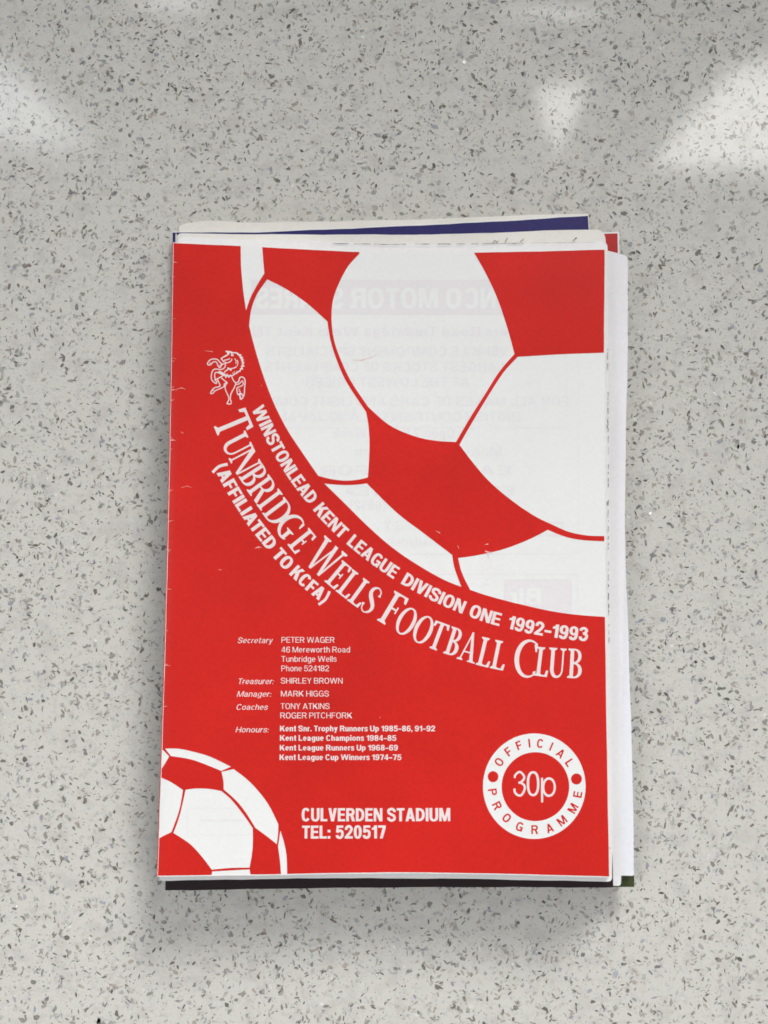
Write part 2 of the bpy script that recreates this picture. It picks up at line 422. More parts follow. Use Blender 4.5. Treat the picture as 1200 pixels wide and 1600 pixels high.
def lower(ch, w, t, k):
    X = .735                                  # height of the small letters
    t = t * .92
    wd = {'a': .54, 'b': .55, 'c': .50, 'd': .55, 'e': .54, 'f': .30, 'g': .55, 'h': .52, 'i': w, 'k': .52, 'l': w, 'm': .82, 'n': .52, 'o': .57, 'p': .55, 'r': .33,
          's': .49, 't': .35, 'u': .52, 'w': .76, 'v': .52, 'y': .52, 'x': .5}[ch]
    if ch not in 'il': wd *= k
    c = wd / 2; h = X / 2 + .01; y = X / 2
    R = lambda a0=0, a1=360, n=20: ring2((c, y, c, h), (c, y, c - w, h - t), a0, a1, n, 2.15)
    arch = lambda x0, x1: ring2(((x0 + x1) / 2, X - (x1 - x0) / 2, (x1 - x0) / 2, (x1 - x0) / 2 + .01), ((x0 + x1) / 2, X - (x1 - x0) / 2, (x1 - x0) / 2 - w, (x1 - x0) / 2 - t), 0, 180, 12, 2.3)
    if ch == 'i': return [rect(0, 0, w, X), rect(0, 1 - w * .95, w, 1)], wd
    if ch == 'l': return [rect(0, 0, w, 1)], wd
    if ch == 'o': return R(0, 360, 26), wd
    if ch == 'c': return R(42, 318), wd
    if ch == 'e': return R(0, 318) + [rect(w * .4, y - t * .45, wd - .01, y + t * .45)], wd
    if ch == 'b': return [rect(0, 0, w, 1)] + R(), wd
    if ch == 'd': return [rect(wd - w, 0, wd, 1)] + R(), wd
    if ch == 'p': return [rect(0, -.27, w, X)] + R(), wd
    if ch == 'g':
        return [rect(wd - w, -.05, wd, X)] + R() + ring2((c, -.06, c, .22), (c, -.06, c - w, .22 - t), 205, 360, 12, 2.2), wd
    if ch == 'a':
        r = wd * .92
        return [rect(r - w, 0, r, X * .62)] + ring2((r / 2, X * .62, r / 2, X * .38 + .01), (r / 2, X * .62, r / 2 - w, X * .38 + .01 - t), 0, 165, 12, 2.3) \
            + ring2((r / 2 - .0, X * .285, r / 2, X * .30), (r / 2, X * .285, r / 2 - w, X * .30 - t * .95), 0, 360, 20, 2.2) + [rect(r - .02, 0, wd, t * .8)], wd
    if ch in 'nhm':
        n = [rect(0, 0, w, 1 if ch == 'h' else X)]
        xs = [(0, wd)] if ch != 'm' else [(0, wd / 2 + w / 2), (wd / 2 - w / 2, wd)]
        for a, b in xs: n += arch(a, b) + [rect(b - w, 0, b, X - (b - a) / 2 + .01)]
        return n, wd
    if ch == 'u':
        n = [[(wd - a, X - b) for a, b in q] for q in lower('n', w, t / .92, k)[0]]
        return n, wd
    if ch == 'r': return [rect(0, 0, w, X)] + ring2((wd * .95, X - wd * .95, wd * .95, wd * .95 + .01), (wd * .95, X - wd * .95, wd * .95 - w, wd * .95 - t), 88, 180, 8, 2.2), wd
    if ch == 't': return [rect(wd * .28, .06, wd * .28 + w, .95), rect(0, X - t, wd, X), rect(wd * .28, 0, wd, t)], wd
    if ch == 'f': return [rect(wd * .28, 0, wd * .28 + w, .9), rect(0, X - t, wd, X), rect(wd * .34, 1 - t, wd, 1)], wd
    if ch == 's': return [[(a * wd / (SW['S'] * k), b * X) for a, b in q] for q in sans('S', w * 1.2, t * 1.3, k)[0]], wd
    if ch == 'k': return [rect(0, 0, w, 1), [(w * .9, .40), (wd - w * 1.3, X), (wd, X), (w * .9, .20)], [(w * 1.2, .36), (w * 1.2 + .16, .50), (wd, 0), (wd - w * 1.2, 0)]], wd
    if ch == 'w': return [[(a * wd / (SW['W'] * k), b * X) for a, b in q] for q in sans('W', w * 1.3, t, k)[0]], wd
    if ch == 'v': return [[(0, X), (w * 1.05, X), (c + w * .5, 0), (c - w * .5, 0)], [(wd, X), (wd - w * 1.05, X), (c - w * .5, 0), (c + w * .5, 0)]], wd
    if ch == 'x': return [[(0, 0), (w * 1.2, 0), (wd, X), (wd - w * 1.2, X)], [(0, X), (w * 1.2, X), (wd, 0), (wd - w * 1.2, 0)]], wd
    if ch == 'y': return [[(0, X), (w * 1.05, X), (c + w * .5, 0), (c - w * .5, 0)], [(wd, X), (wd - w * 1.05, X), (c - w * .9, -.27), (c + w * .15, -.27)], rect(.03, -.27, c, -.27 + t)], wd


glyph_cache = {}


def sans_tris(ch, w, t, k):
    key = (ch, round(w, 3), round(t, 3), round(k, 3))
    if key not in glyph_cache:
        P, Wd = sans(ch, w, t, k)
        glyph_cache[key] = union(P) + (Wd,)
    return glyph_cache[key]


class Ink:
    """flat print collected in picture pixels, laid on the sheet at height z"""
    def __init__(self): self.v, self.f = [], []
    def add(self, verts, faces):
        n = len(self.v); self.v += list(verts); self.f += [[i + n for i in t] for t in faces]
    def polys(self, polys, grid=None):
        v, f = union(polys, 1e-4, grid); self.add(v, f)
    def build(self, name, mat, parent, z, lift):
        V = [at_sheet(x, y, z, lift) for x, y in self.v]
        # faces looking up
        Fc = []
        for t in self.f:
            a, b, c = V[t[0]], V[t[1]], V[t[2]]
            Fc.append(t if (b - a).cross(c - a).z > 0 else t[::-1])
        return mesh_obj(name, V, Fc, mat, parent, smooth=True)


class Path:
    def __init__(self, pts, n=12):
        self.p = catmull(pts, n)
        self.s = [0]
        for a, b in zip(self.p, self.p[1:]): self.s.append(self.s[-1] + math.dist(a, b))
    def point(self, s):
        p, q = self.p, self.s
        i = 0
        while i < len(q) - 2 and q[i + 1] < s: i += 1
        d = q[i + 1] - q[i]; t = (s - q[i]) / d
        tx, ty = (p[i + 1][0] - p[i][0]) / d, (p[i + 1][1] - p[i][1]) / d
        # smooth the tangent over neighbours
        j = max(0, i - 3); k = min(len(p) - 1, i + 4)
        dd = math.dist(p[j], p[k]); tx, ty = (p[k][0] - p[j][0]) / dd, (p[k][1] - p[j][1]) / dd
        return (p[i][0] + (p[i + 1][0] - p[i][0]) * t, p[i][1] + (p[i + 1][1] - p[i][1]) * t), (tx, ty)
    def find(self, pt):
        best = min(range(len(self.p)), key=lambda i: math.dist(self.p[i], pt))
        return self.s[best]


def word_on_path(ink, word, path, p0, p1, cap, w=.215, t=.175, gap=.075, k=1.0):
    s0, s1 = path.find(p0), path.find(p1)
    gl = [sans_tris(c, w, t, k) for c in word]
    tight = {'AT': -.06, 'TO': -.01, 'LT': 0, 'AV': -.05, 'VA': -.05, 'LE': 0, 'FA': -.06, 'EA': -.01, 'IV': -.02, 'VI': -.02, 'TE': -.005, 'LI': 0}
    adv = []
    for i, g in enumerate(gl):
        adv.append(g[2] + (gap + tight.get(word[i:i + 2], 0) if i < len(gl) - 1 else 0))
    tot = sum(adv) * cap
    sx = (s1 - s0) / tot
    x = 0
    for g, a in zip(gl, adv):
        wd = g[2] * cap * sx
        c, (tx, ty) = path.point(s0 + (x * cap * sx) + wd / 2)
        nx, ny = ty, -tx
        ink.add([(c[0] + (gx * cap * sx - wd / 2) * tx + gy * cap * nx, c[1] + (gx * cap * sx - wd / 2) * ty + gy * cap * ny) for gx, gy in g[0]], g[1])
        x += a


def glyph_at(ink, ch, cx, cy, ang, h, w, t, k=1.0):
    """one sans letter centred at (cx, cy), its top turned ang degrees clockwise"""
    v, f, wd = sans_tris(ch, w, t, k)
    tx, ty = cos(radians(ang)), sin(radians(ang)); nx, ny = ty, -tx
    ink.add([(cx + (x - wd / 2) * h * tx + (y - .5) * h * nx, cy + (x - wd / 2) * h * ty + (y - .5) * h * ny) for x, y in v], f)


# ------------------------------------------------------------------ serif lettering (in pixels)
def serif_glyph(ch, W_, H_, s, t):
    """s = thick stroke, t = thin stroke; capital of width W_ and height H_"""
    P = []
    sh = max(1.7, H_ * .042)            # serif thickness
    ov = H_ * .075                      # serif overhang
    def stem(x, w, b=True, tp=True, y0=0, y1=None, l=1, r=1, lt=None, rt=None):
        y1 = H_ if y1 is None else y1
        P.append(rect(x, y0, x + w, y1))
        for on, y, d, le, ri in ((b, y0, 1, l, r), (tp, y1, -1, l if lt is None else lt, r if rt is None else rt)):
            if on:
                P.append([(x - ov * le, y), (x + w + ov * ri, y), (x + w + ov * ri, y + d * sh), (x + w, y + d * sh * 2.3), (x, y + d * sh * 2.3), (x - ov * le, y + d * sh)])
    def tick(x, y, dx, dy, wd=None):
        """end serif of an arm: a wedge from the arm at (x, y)"""
        wd = wd or t * 1.05
        P.append([(x, y), (x - dx * wd * 2.0, y), (x - dx * wd * 1.0 + dx * .25 * t, y + dy), (x + dx * .35 * t, y + dy)])
    def bowl(x0, x1, y0, y1, ww, tt):
        xs = x0 + (x1 - x0) * .35; cy = (y0 + y1) / 2; ry = (y1 - y0) / 2
        P.append(rect(x0, y1 - tt, xs + .01, y1)); P.append(rect(x0, y0, xs + .01, y0 + tt))
        P.extend(ring2((xs, cy, x1 - xs, ry), (xs, cy, x1 - xs - ww, ry - tt), -90, 90, 16, 2.15))
    a = ov
    if ch == 'T':
        stem(W_ / 2 - s / 2, s, True, False)
        P.append(rect(0, H_ - t * 1.15, W_, H_)); tick(0, H_, -1, -H_ * .20); tick(W_, H_, 1, -H_ * .20)
    elif ch == 'I': stem(W_ / 2 - s / 2, s)
    elif ch == 'L':
        stem(a, s, rt=1); P.append(rect(0, 0, W_ - t * .5, t)); tick(W_, 0, 1, H_ * .22)
    elif ch == 'E' or ch == 'F':
        stem(a, s); P.append(rect(a, H_ - t, W_ - t * .5, H_)); tick(W_ * (.98 if ch == 'E' else 1), H_, 1, -H_ * .2)
        ym = H_ * .52
        P.append(rect(a, ym - t / 2, W_ * .74, ym + t / 2)); P.append([(W_ * .74 - t * .45, ym - H_ * .105), (W_ * .74 + t * .35, ym - H_ * .105), (W_ * .74 + t * .35, ym + H_ * .105), (W_ * .74 - t * .45, ym + H_ * .105)])
        if ch == 'E': P.append(rect(0, 0, W_ - t * .5, t)); tick(W_, 0, 1, H_ * .22)
    elif ch == 'B':
        stem(a, s, r=0); bowl(a, W_ * .93, H_ * .50, H_, s * .92, t); bowl(a, W_, 0, H_ * .53, s, t)
    elif ch == 'R':
        stem(a, s, rt=0); bowl(a, W_ * .90, H_ * .46, H_, s * .95, t)
        P.append([(a + s + (W_ - a - s) * .18, H_ * .50), (a + s + (W_ - a - s) * .18 + s * 1.1, H_ * .50), (W_ + s * .1, 0), (W_ - s * 1.15, 0)])
    elif ch == 'D':
        stem(a, s, r=0)
        xs = a + (W_ - a) * .30
        P.append(rect(a, H_ - t, xs + .01, H_)); P.append(rect(a, 0, xs + .01, t))
        P.extend(ring2((xs, H_ / 2, W_ - xs, H_ / 2), (xs, H_ / 2, W_ - xs - s * 1.1, H_ / 2 - t), -90, 90, 22, 2.1))
    elif ch == 'U':
        r = W_ * .36
        xl = a; xr = W_ - a
        stem(xl, s, False, True, y0=H_ * .3); stem(xr - t, t, False, True, y0=H_ * .3)
        cx = (xl + xr) / 2
        P.extend(ring2((cx, H_ * .31, (xr - xl) / 2, H_ * .33), (cx + (s - t) / 2, H_ * .31, (xr - xl) / 2 - (s + t) / 2, H_ * .33 - t * 1.5), 180, 360, 20, 2.15))
    elif ch == 'N':
        xl = a; xr = W_ - a * .6
        stem(xl, t, True, True, rt=0); stem(xr - t, t, False, True, l=1.3, r=1.1)
        P.append([(xl - a * .6, H_), (xl + s * 1.15, H_), (xr, 0), (xr - s * .75, -H_ * .015)])
    elif ch == 'O':
        P.extend(ring2((W_ / 2, H_ / 2, W_ / 2, H_ / 2 * 1.045), (W_ / 2, H_ / 2, W_ / 2 - s, H_ / 2 * 1.045 - t), 0, 360, 44))
    elif ch == 'C' or ch == 'G':
        ro = (W_ * .60, H_ / 2, W_ * .60, H_ / 2 * 1.045)
        ri = (W_ * .60 + s * .35, H_ / 2, W_ * .60 - s * .75, H_ / 2 * 1.045 - t * 1.15)
        P.extend(ring2(ro, ri, 52, 308 if ch == 'C' else 296, 34))
        q = ell(*ro, 52)
        P.append([(q[0] - t * 1.2, q[1] + H_ * .035), (W_ * .97, H_ * .93), (W_ * .965, H_ * .70), (W_ * .965 - t * .8, H_ * .70), (q[0] - t * 1.6, q[1] - t * .8)])
        if ch == 'C':
            q = ell(*ro, 308)
            P.append([(q[0] - t * 1.0, q[1] - .2), (W_ * 1.0, H_ * .13), (W_ * .985, H_ * .19), (q[0] - t * 1.2, q[1] + t * 1.25)])
        else:
            xs = W_ * .80
            P.append(rect(xs - s, H_ * .05, xs, H_ * .42))
            P.append([(xs - s - ov * 1.2, H_ * .42), (xs + ov * 1.5, H_ * .42), (xs + ov * 1.5, H_ * .42 - sh), (xs, H_ * .42 - 2 * sh), (xs - s, H_ * .42 - 2 * sh), (xs - s - ov * 1.2, H_ * .42 - sh)])
            P.append([(W_ * .60, -H_ * .02), (xs - s * .3, H_ * .01), (xs, H_ * .08), (xs - s, H_ * .14), (W_ * .60, t * .8)])
    elif ch == 'A':
        c = W_ * .47
        P.append([(a * 1.0, 0), (a + t * .9, 0), (c + t * .5, H_ * 1.02), (c - t * .3, H_ * 1.02)])
        P.append([(W_ - a - s * 1.0, 0), (W_ - a, 0), (c + t * .6, H_ * 1.04), (c - t * .5, H_ * 1.04), (c - t * .6, H_ * .94)])
        P.append(rect(W_ * .26, H_ * .30, W_ * .70, H_ * .30 + t * .9))
        for x0, x1 in ((0, a * 2 + t), (W_ - a * 2 - s, W_)):
            P.append([(x0, 0), (x1, 0), (x1, sh), ((x0 + x1) / 2 + t * .8, sh * 1.8), ((x0 + x1) / 2 - t * .8, sh * 1.8), (x0, sh)])
    elif ch == 'W':
        a2 = ov * .9
        b1, b2 = W_ * .33, W_ * .70; m = W_ * .56
        P.append([(a2, H_), (a2 + s, H_), (b1 + s * .30, 0), (b1 - s * .35, 0)])
        P.append([(m - t * .2, H_ * .98), (m + t * .6, H_ * .98), (b1 + s * .3, 0), (b1 - s * .1, 0)])
        P.append([(m - s * .55, H_ * .98), (m + s * .35, H_ * .98), (b2 + s * .30, 0), (b2 - s * .35, 0)])
        P.append([(W_ - a2 - t * 1.2, H_), (W_ - a2, H_), (b2 + s * .3, 0), (b2 - s * .1, 0)])
        for x0, x1 in ((0, a2 * 2 + s), (W_ - a2 * 2 - t * 1.3, W_)):
            P.append([(x0, H_), (x1, H_), (x1, H_ - sh), ((x0 + x1) / 2 + t, H_ - sh * 2), ((x0 + x1) / 2 - t, H_ - sh * 2), (x0, H_ - sh)])
    elif ch == 'S':
        pts = [(W_ * .90, H_ * .74), (W_ * .86, H_ * .90), (W_ * .56, H_ * 1.005), (W_ * .22, H_ * .93), (W_ * .13, H_ * .76), (W_ * .30, H_ * .61), (W_ * .60, H_ * .47),
               (W_ * .88, H_ * .31), (W_ * .86, H_ * .12), (W_ * .52, H_ * -.005), (W_ * .18, H_ * .07), (W_ * .07, H_ * .28)]
        q = catmull(pts, 4); n = len(q)
        ws = []
        for i in range(n):
            u = i / (n - 1)
            ws.append(t * .8 + (s * 1.15 - t * .8) * max(0, 1 - ((u - .5) / .30) ** 2) + (.9 * t if u < .04 or u > .96 else 0))
        P.extend(stroke(q, ws))
    return P


def serif_at(ink, ch, bl, br, h, s, t):
    wd = math.dist(bl, br)
    tx, ty = (br[0] - bl[0]) / wd, (br[1] - bl[1]) / wd
    nx, ny = ty, -tx
    v, f = union(serif_glyph(ch, wd, h, s, t), 1e-4)
    ink.add([(bl[0] + x * tx + y * nx, bl[1] + x * ty + y * ny) for x, y in v], f)


# ------------------------------------------------------------------ small type
def small_text(ink, body, x0, x1, base, cap, bold=0.0, shear=0.0, mirror=False, weight=None):
    w = weight or (.122 + bold)
    t = w * .88
    x, out = 0.0, []
    for ch in body:
        if ch == ' ':
            x += .27; continue
        v, f, wd = sans_tris(ch, w, t, 1.0)
        out.append((x, v, f)); x += wd + (.115 if bold < .02 else .085)
    x -= .1
    kx = (x1 - x0) / x
    for gx, v, f in out:
        pts = []
        for a, b in v:
            X = (gx + a + b * shear - (shear * .4)) * kx
            pts.append(((x1 - X) if mirror else (x0 + X), base - b * cap))
        ink.add(pts, f)


# ------------------------------------------------------------------ the counter
def counter_material():
    m, nt, b = new_mat('quartz')
    N, L = nt.nodes, nt.links
    tc = N.new('ShaderNodeTexCoord')
    base = (.605, .592, .543, 1)
    def noise(scale, det=3):
        n = N.new('ShaderNodeTexNoise'); n.inputs['Scale'].default_value = scale; n.inputs['Detail'].default_value = det
        L.new(tc.outputs['Object'], n.inputs['Vector']); return n
    col = None
    # pale grains of different kinds
    def mix(a, b_, fac):
        mx = N.new('ShaderNodeMix'); mx.data_type = 'RGBA'
        if hasattr(a, 'links'): L.new(a, mx.inputs[6])
        else: mx.inputs[6].default_value = a
        mx.inputs[7].default_value = b_
        L.new(fac, mx.inputs[0]); return mx.outputs[2]
    def ramp(src, lo, hi, amp):
        r = N.new('ShaderNodeMapRange'); r.inputs[1].default_value = lo; r.inputs[2].default_value = hi
        r.inputs[3].default_value = 0; r.inputs[4].default_value = amp
        L.new(src, r.inputs[0]); return r.outputs[0]
    n1 = noise(210, 2); n2 = noise(330, 3); n3 = noise(120, 3); n4 = noise(1400, 2)
    c = mix(base, (.60, .595, .57, 1), ramp(n1.outputs['Fac'], .52, .66, .35))
    c = mix(c, (.42, .40, .375, 1), ramp(n2.outputs['Fac'], .54, .70, .35))
    c = mix(c, (.50, .475, .445, 1), ramp(n3.outputs['Fac'], .52, .66, .5))
    c = mix(c, (.47, .48, .49, 1), ramp(n4.outputs['Fac'], .52, .70, .5))
    L.new(c, b.inputs['Base Color'])
    b.inputs['Roughness'].default_value = .075
    b.inputs['Specular IOR Level'].default_value = .5
    nb = noise(700, 2); bp = N.new('ShaderNodeBump'); bp.inputs['Strength'].default_value = .012; bp.inputs['Distance'].default_value = .0002
    L.new(nb.outputs['Fac'], bp.inputs['Height']); L.new(bp.outputs[0], b.inputs['Normal'])
    return m


def chip_material():
    m, nt, b = new_mat('quartz_chip')
    N, L = nt.nodes, nt.links
    a = N.new('ShaderNodeAttribute'); a.attribute_name = 'chip'
    tc = N.new('ShaderNodeTexCoord')
    n = N.new('ShaderNodeTexNoise'); n.inputs['Scale'].default_value = 900; n.inputs['Detail'].default_value = 3
    L.new(tc.outputs['Object'], n.inputs['Vector'])
    r = N.new('ShaderNodeMapRange'); r.inputs[1].default_value = .3; r.inputs[2].default_value = .7; r.inputs[3].default_value = .82; r.inputs[4].default_value = 1.2
    L.new(n.outputs['Fac'], r.inputs[0])
    v = N.new('ShaderNodeVectorMath'); v.operation = 'SCALE'
    L.new(a.outputs['Color'], v.inputs[0]); L.new(r.outputs[0], v.inputs['Scale'])
    L.new(v.outputs[0], b.inputs['Base Color'])
    b.inputs['Roughness'].default_value = .075
    return m


X0, X1, Y0, Y1 = -0.34, 0.34, -0.40, 0.40
T_ = 0.03
v = [(X0, Y0, -T_), (X1, Y0, -T_), (X1, Y1, -T_), (X0, Y1, -T_), (X0, Y0, 0), (X1, Y0, 0), (X1, Y1, 0), (X0, Y1, 0)]
counter = mesh_obj('countertop', v, [[0, 3, 2, 1], [4, 5, 6, 7], [0, 1, 5, 4], [1, 2, 6, 5], [2, 3, 7, 6], [3, 0, 4, 7]], counter_material())
tag(counter, 'pale grey speckled quartz worktop under the pile of programmes', kind='structure')


def chips():
    rnd = random.Random(11)
    V, Fc, C = [], [], []
    pal_dark = [(.18, .165, .135), (.21, .205, .18), (.14, .135, .125), (.21, .17, .15), (.22, .215, .22), (.17, .18, .15)]
    pal_mid = [(.34, .33, .29), (.38, .39, .36), (.35, .36, .39), (.40, .35, .31), (.29, .29, .26), (.37, .355, .31), (.42, .41, .38), (.26, .25, .22)]
    pal_pale = [(.48, .475, .44), (.47, .48, .48), (.50, .46, .42), (.58, .58, .555), (.46, .465, .43), (.50, .50, .465)]
    cell = {}
    def chip(x, y, ln, wd, ang, col, z):
        k = rnd.choice((4, 5, 5, 6, 7))
        aa = sorted(rnd.uniform(0, 2 * pi) for _ in range(k))
        # keep the corners spread
        aa = [2 * pi * i / k + rnd.uniform(-.42, .42) for i in range(k)]
        sk = rnd.uniform(-.5, .5)
        p = []
        for t in aa:
            r = rnd.uniform(.72, 1.12)
            a, b = ln * r * cos(t), wd * r * sin(t)
            a += sk * b
            p.append((x + a * cos(ang) - b * sin(ang), y + a * sin(ang) + b * cos(ang), z))
        n = len(V); V.extend(p); Fc.append(list(range(n, n + k))); C.append(col)
    area = (X1 - X0) * (Y1 - Y0)
    mm = .001
    n_units = int(area / (mm * mm))
    def scatter(count, lo, hi, asp_lo, asp_hi, pals, z0, jitter=.12):
        for i in range(count):
            if i and rnd.random() < .28:      # grains lie in loose clusters
                x = min(X1 - .003, max(X0 + .003, x + rnd.gauss(0, .0022))); y = min(Y1 - .003, max(Y0 + .003, y + rnd.gauss(0, .0022)))
            else:
                x = rnd.uniform(X0 + .004, X1 - .004); y = rnd.uniform(Y0 + .004, Y1 - .004)
            r = lo + (hi - lo) * rnd.random() ** 2.1
            asp = rnd.uniform(asp_lo, asp_hi)
            c = rnd.choice(pals); k = rnd.uniform(1 - jitter, 1 + jitter)
            z = z0 + (i % 97) * 2e-7
            chip(x, y, r * mm, r * mm / asp, rnd.uniform(0, pi), tuple(min(.9, q * k) for q in c), z)
    scatter(int(n_units * .085), .35, 1.2, 1.0, 2.2, pal_pale, 6e-6)
    scatter(int(n_units * .24), .22, 1.40, 1.2, 3.6, pal_mid, 3e-5)
    scatter(int(n_units * .078), .18, 1.32, 1.2, 4.2, pal_dark, 5.5e-5)
    scatter(int(n_units * .09), .12, .34, 1.0, 2.4, pal_mid + pal_dark, 8e-5)
    # the odd rust-brown grain
    scatter(int(n_units * .0006), .3, .6, 1.0, 2.0, [(.34, .20, .12), (.22, .12, .12)], 1.05e-4)
    o = mesh_obj('quartz_chips', V, Fc, chip_material())
    me = o.data
    at_ = me.attributes.new('chip', 'FLOAT_COLOR', 'FACE')
    buf = []
    for c in C: buf += [c[0], c[1], c[2], 1.0]
    at_.data.foreach_set('color', buf)
    tag(o, 'small dark and pale stone chips set in the grey worktop', kind='stuff')
    # mirror flakes, their sparkle painted on as a matt white colour
    m, nt, b = new_mat('painted_sparkle')
    b.inputs['Base Color'].default_value = (.98, .98, .97, 1); b.inputs['Roughness'].default_value = .5; b.inputs['Metallic'].default_value = 0
    V, Fc = [], []
    for px, py, r in ((725, 97, 1.0), (1016, 802, .85), (1133, 638, .35), (1116, 614, .4), (1119, 617, .25), (26, 1416, .3), (589, 1523, .3), (196, 131, .25)):
        c = at(px, py, 1.3e-4); k = 5; n = len(V)
        for i in range(k):
            t = 2 * pi * i / k + rnd.uniform(-.3, .3); rr = r * mm * rnd.uniform(.7, 1.15)
            V.append((c.x + rr * cos(t), c.y + rr * sin(t) * .9, c.z))
        Fc.append(list(range(n, n + k)))
    f = mesh_obj('painted_sparkle_flakes', V, Fc, m)
    tag(f, 'few tiny flakes in the grey worktop, their glints painted white', kind='stuff')


chips()

# ------------------------------------------------------------------ booklets
GROUP = 'football programmes piled on the worktop'


def side(pts, s):
    """point at fraction s of a polyline, by x/arc length"""
    L = [0]
    for a, b in zip(pts, pts[1:]): L.append(L[-1] + math.dist(a, b))
    d = s * L[-1]
    for i in range(len(pts) - 1):
        if d <= L[i + 1] + 1e-9:
            t = (d - L[i]) / (L[i + 1] - L[i])
            return (pts[i][0] + (pts[i + 1][0] - pts[i][0]) * t, pts[i][1] + (pts[i + 1][1] - pts[i][1]) * t)
    return pts[-1]


def smooth_edge(pts, ax, n=8):
    """smooth edge through unevenly spaced points, running along axis ax"""
    if len(pts) < 3: return [tuple(p) for p in pts]
    o = 1 - ax
    u = [p[ax] for p in pts]; y = [p[o] for p in pts]; m = []
    for i in range(len(pts)):
        if i == 0: m.append((y[1] - y[0]) / (u[1] - u[0]))
        elif i == len(pts) - 1: m.append((y[-1] - y[-2]) / (u[-1] - u[-2]))
        else:
            d0 = (y[i] - y[i - 1]) / (u[i] - u[i - 1]); d1 = (y[i + 1] - y[i]) / (u[i + 1] - u[i])
            m.append(0 if d0 * d1 < 0 and abs(d0 - d1) > .5 else (d0 * (u[i + 1] - u[i]) + d1 * (u[i] - u[i - 1])) / (u[i + 1] - u[i - 1]))
    out = []
    for i in range(len(pts) - 1):
        h = u[i + 1] - u[i]
        for k in range(n):
            t = k / n
            v = (2 * t ** 3 - 3 * t * t + 1) * y[i] + (t ** 3 - 2 * t * t + t) * h * m[i] + (-2 * t ** 3 + 3 * t * t) * y[i + 1] + (t ** 3 - t * t) * h * m[i + 1]
            out.append((u[i] + h * t, v) if ax == 0 else (v, u[i] + h * t))
    out.append(tuple(pts[-1]))
    return out


class Sheet:
    """a paper sheet outlined in picture pixels: four sides, each a polyline"""
    count = 0
    def __init__(self, top, bottom, left, right):
        self.k = Sheet.count; Sheet.count += 1; self.j = .22 if self.k == 0 else .5
        self.t, self.b = smooth_edge(top, 0), smooth_edge(bottom, 0)
        self.l, self.r = smooth_edge(left, 1), smooth_edge(right, 1)
    def px(self, s, t):
        T, B, L, R = side(self.t, s), side(self.b, s), side(self.l, t), side(self.r, t)
        tl, tr, bl, br = self.t[0], self.t[-1], self.b[0], self.b[-1]
        w = self.j; q = self.k * 1.7
        jx = w * (sin(t * 41 + q) * .6 + sin(t * 97 + q * 2) * .4) * (abs(s - .5) * 2) ** 3
        jy = w * (sin(s * 31 + q) * .6 + sin(s * 83 + q * 3) * .4) * (abs(t - .5) * 2) ** 3
        return tuple((jx, jy)[j] + (1 - t) * T[j] + t * B[j] + (1 - s) * L[j] + s * R[j]
                     - ((1 - s) * (1 - t) * tl[j] + s * (1 - t) * tr[j] + (1 - s) * t * bl[j] + s * t * br[j]) for j in range(2))


def lines(n, total):
    """fractions 0..1, finer near both ends"""
    e = [0, 1.5, 3.5, 6.5, 11, 16]
    e = [x / total for x in e]
    m = [e[-1] + (1 - 2 * e[-1]) * i / n for i in range(1, n)]
    return e + m + [1 - x for x in reversed(e)]


def slab(sheet, z1, z0, s0=0.0, s1=1.0, t0=0.0, t1=1.0, nx=24, ny=32, wave=None, corner=(0, 0, 0, 0), zk=None):
    """closed thin slab following the sheet between heights z0 and z1 at its top; corner = radii in pixels"""
    zk = zk or z1
    A, B = lines(nx, 690.0), lines(ny, 985.0)
    nx, ny = len(A) - 1, len(B) - 1
    def grid(z):
        out = []
        for bb in B:
            for aa in A:
                a_, b_ = aa * 690, bb * 985
                q = (0 if b_ < 492 else 2) + (0 if a_ < 345 else 1); r = corner[q]
                if r > 0:
                    dx = a_ if q in (0, 2) else 690 - a_; dy = b_ if q < 2 else 985 - b_
                    if dx < r and dy < r:
                        vx, vy = r - dx, r - dy; l = sqrt(vx * vx + vy * vy); m = max(vx, vy) / l
                        dx, dy = r - vx * m, r - vy * m
                        a_ = dx if q in (0, 2) else 690 - dx; b_ = dy if q < 2 else 985 - dy
                s = s0 + (s1 - s0) * a_ / 690; t = t0 + (t1 - t0) * b_ / 985
                x, y = sheet.px(s, t)
                p = at_sheet(x, y, zk)
                dz = z - zk + (wave(s, t) if wave else 0)
                out.append((p.x, p.y, p.z + dz))
        return out
    V = grid(z1) + grid(z0)
    Fc = []
    n = (nx + 1) * (ny + 1)
    idx = lambda i, j: j * (nx + 1) + i
    for j in range(ny):
        for i in range(nx):
            a, b, c, d = idx(i, j), idx(i + 1, j), idx(i + 1, j + 1), idx(i, j + 1)
            Fc.append([a, d, c, b]); Fc.append([a + n, b + n, c + n, d + n])
    for i in range(nx):
        a, b = idx(i, 0), idx(i + 1, 0); Fc.append([a, b, b + n, a + n])
        a, b = idx(i, ny), idx(i + 1, ny); Fc.append([b, a, a + n, b + n])
    for j in range(ny):
        a, b = idx(0, j), idx(0, j + 1); Fc.append([b, a, a + n, b + n])
        a, b = idx(nx, j), idx(nx, j + 1); Fc.append([a, b, b + n, a + n])
    return V, Fc


def merge(parts):
    V, Fc = [], []
    for v, f in parts:
        n = len(V); V += v; Fc += [[i + n for i in q] for q in f]
    return V, Fc


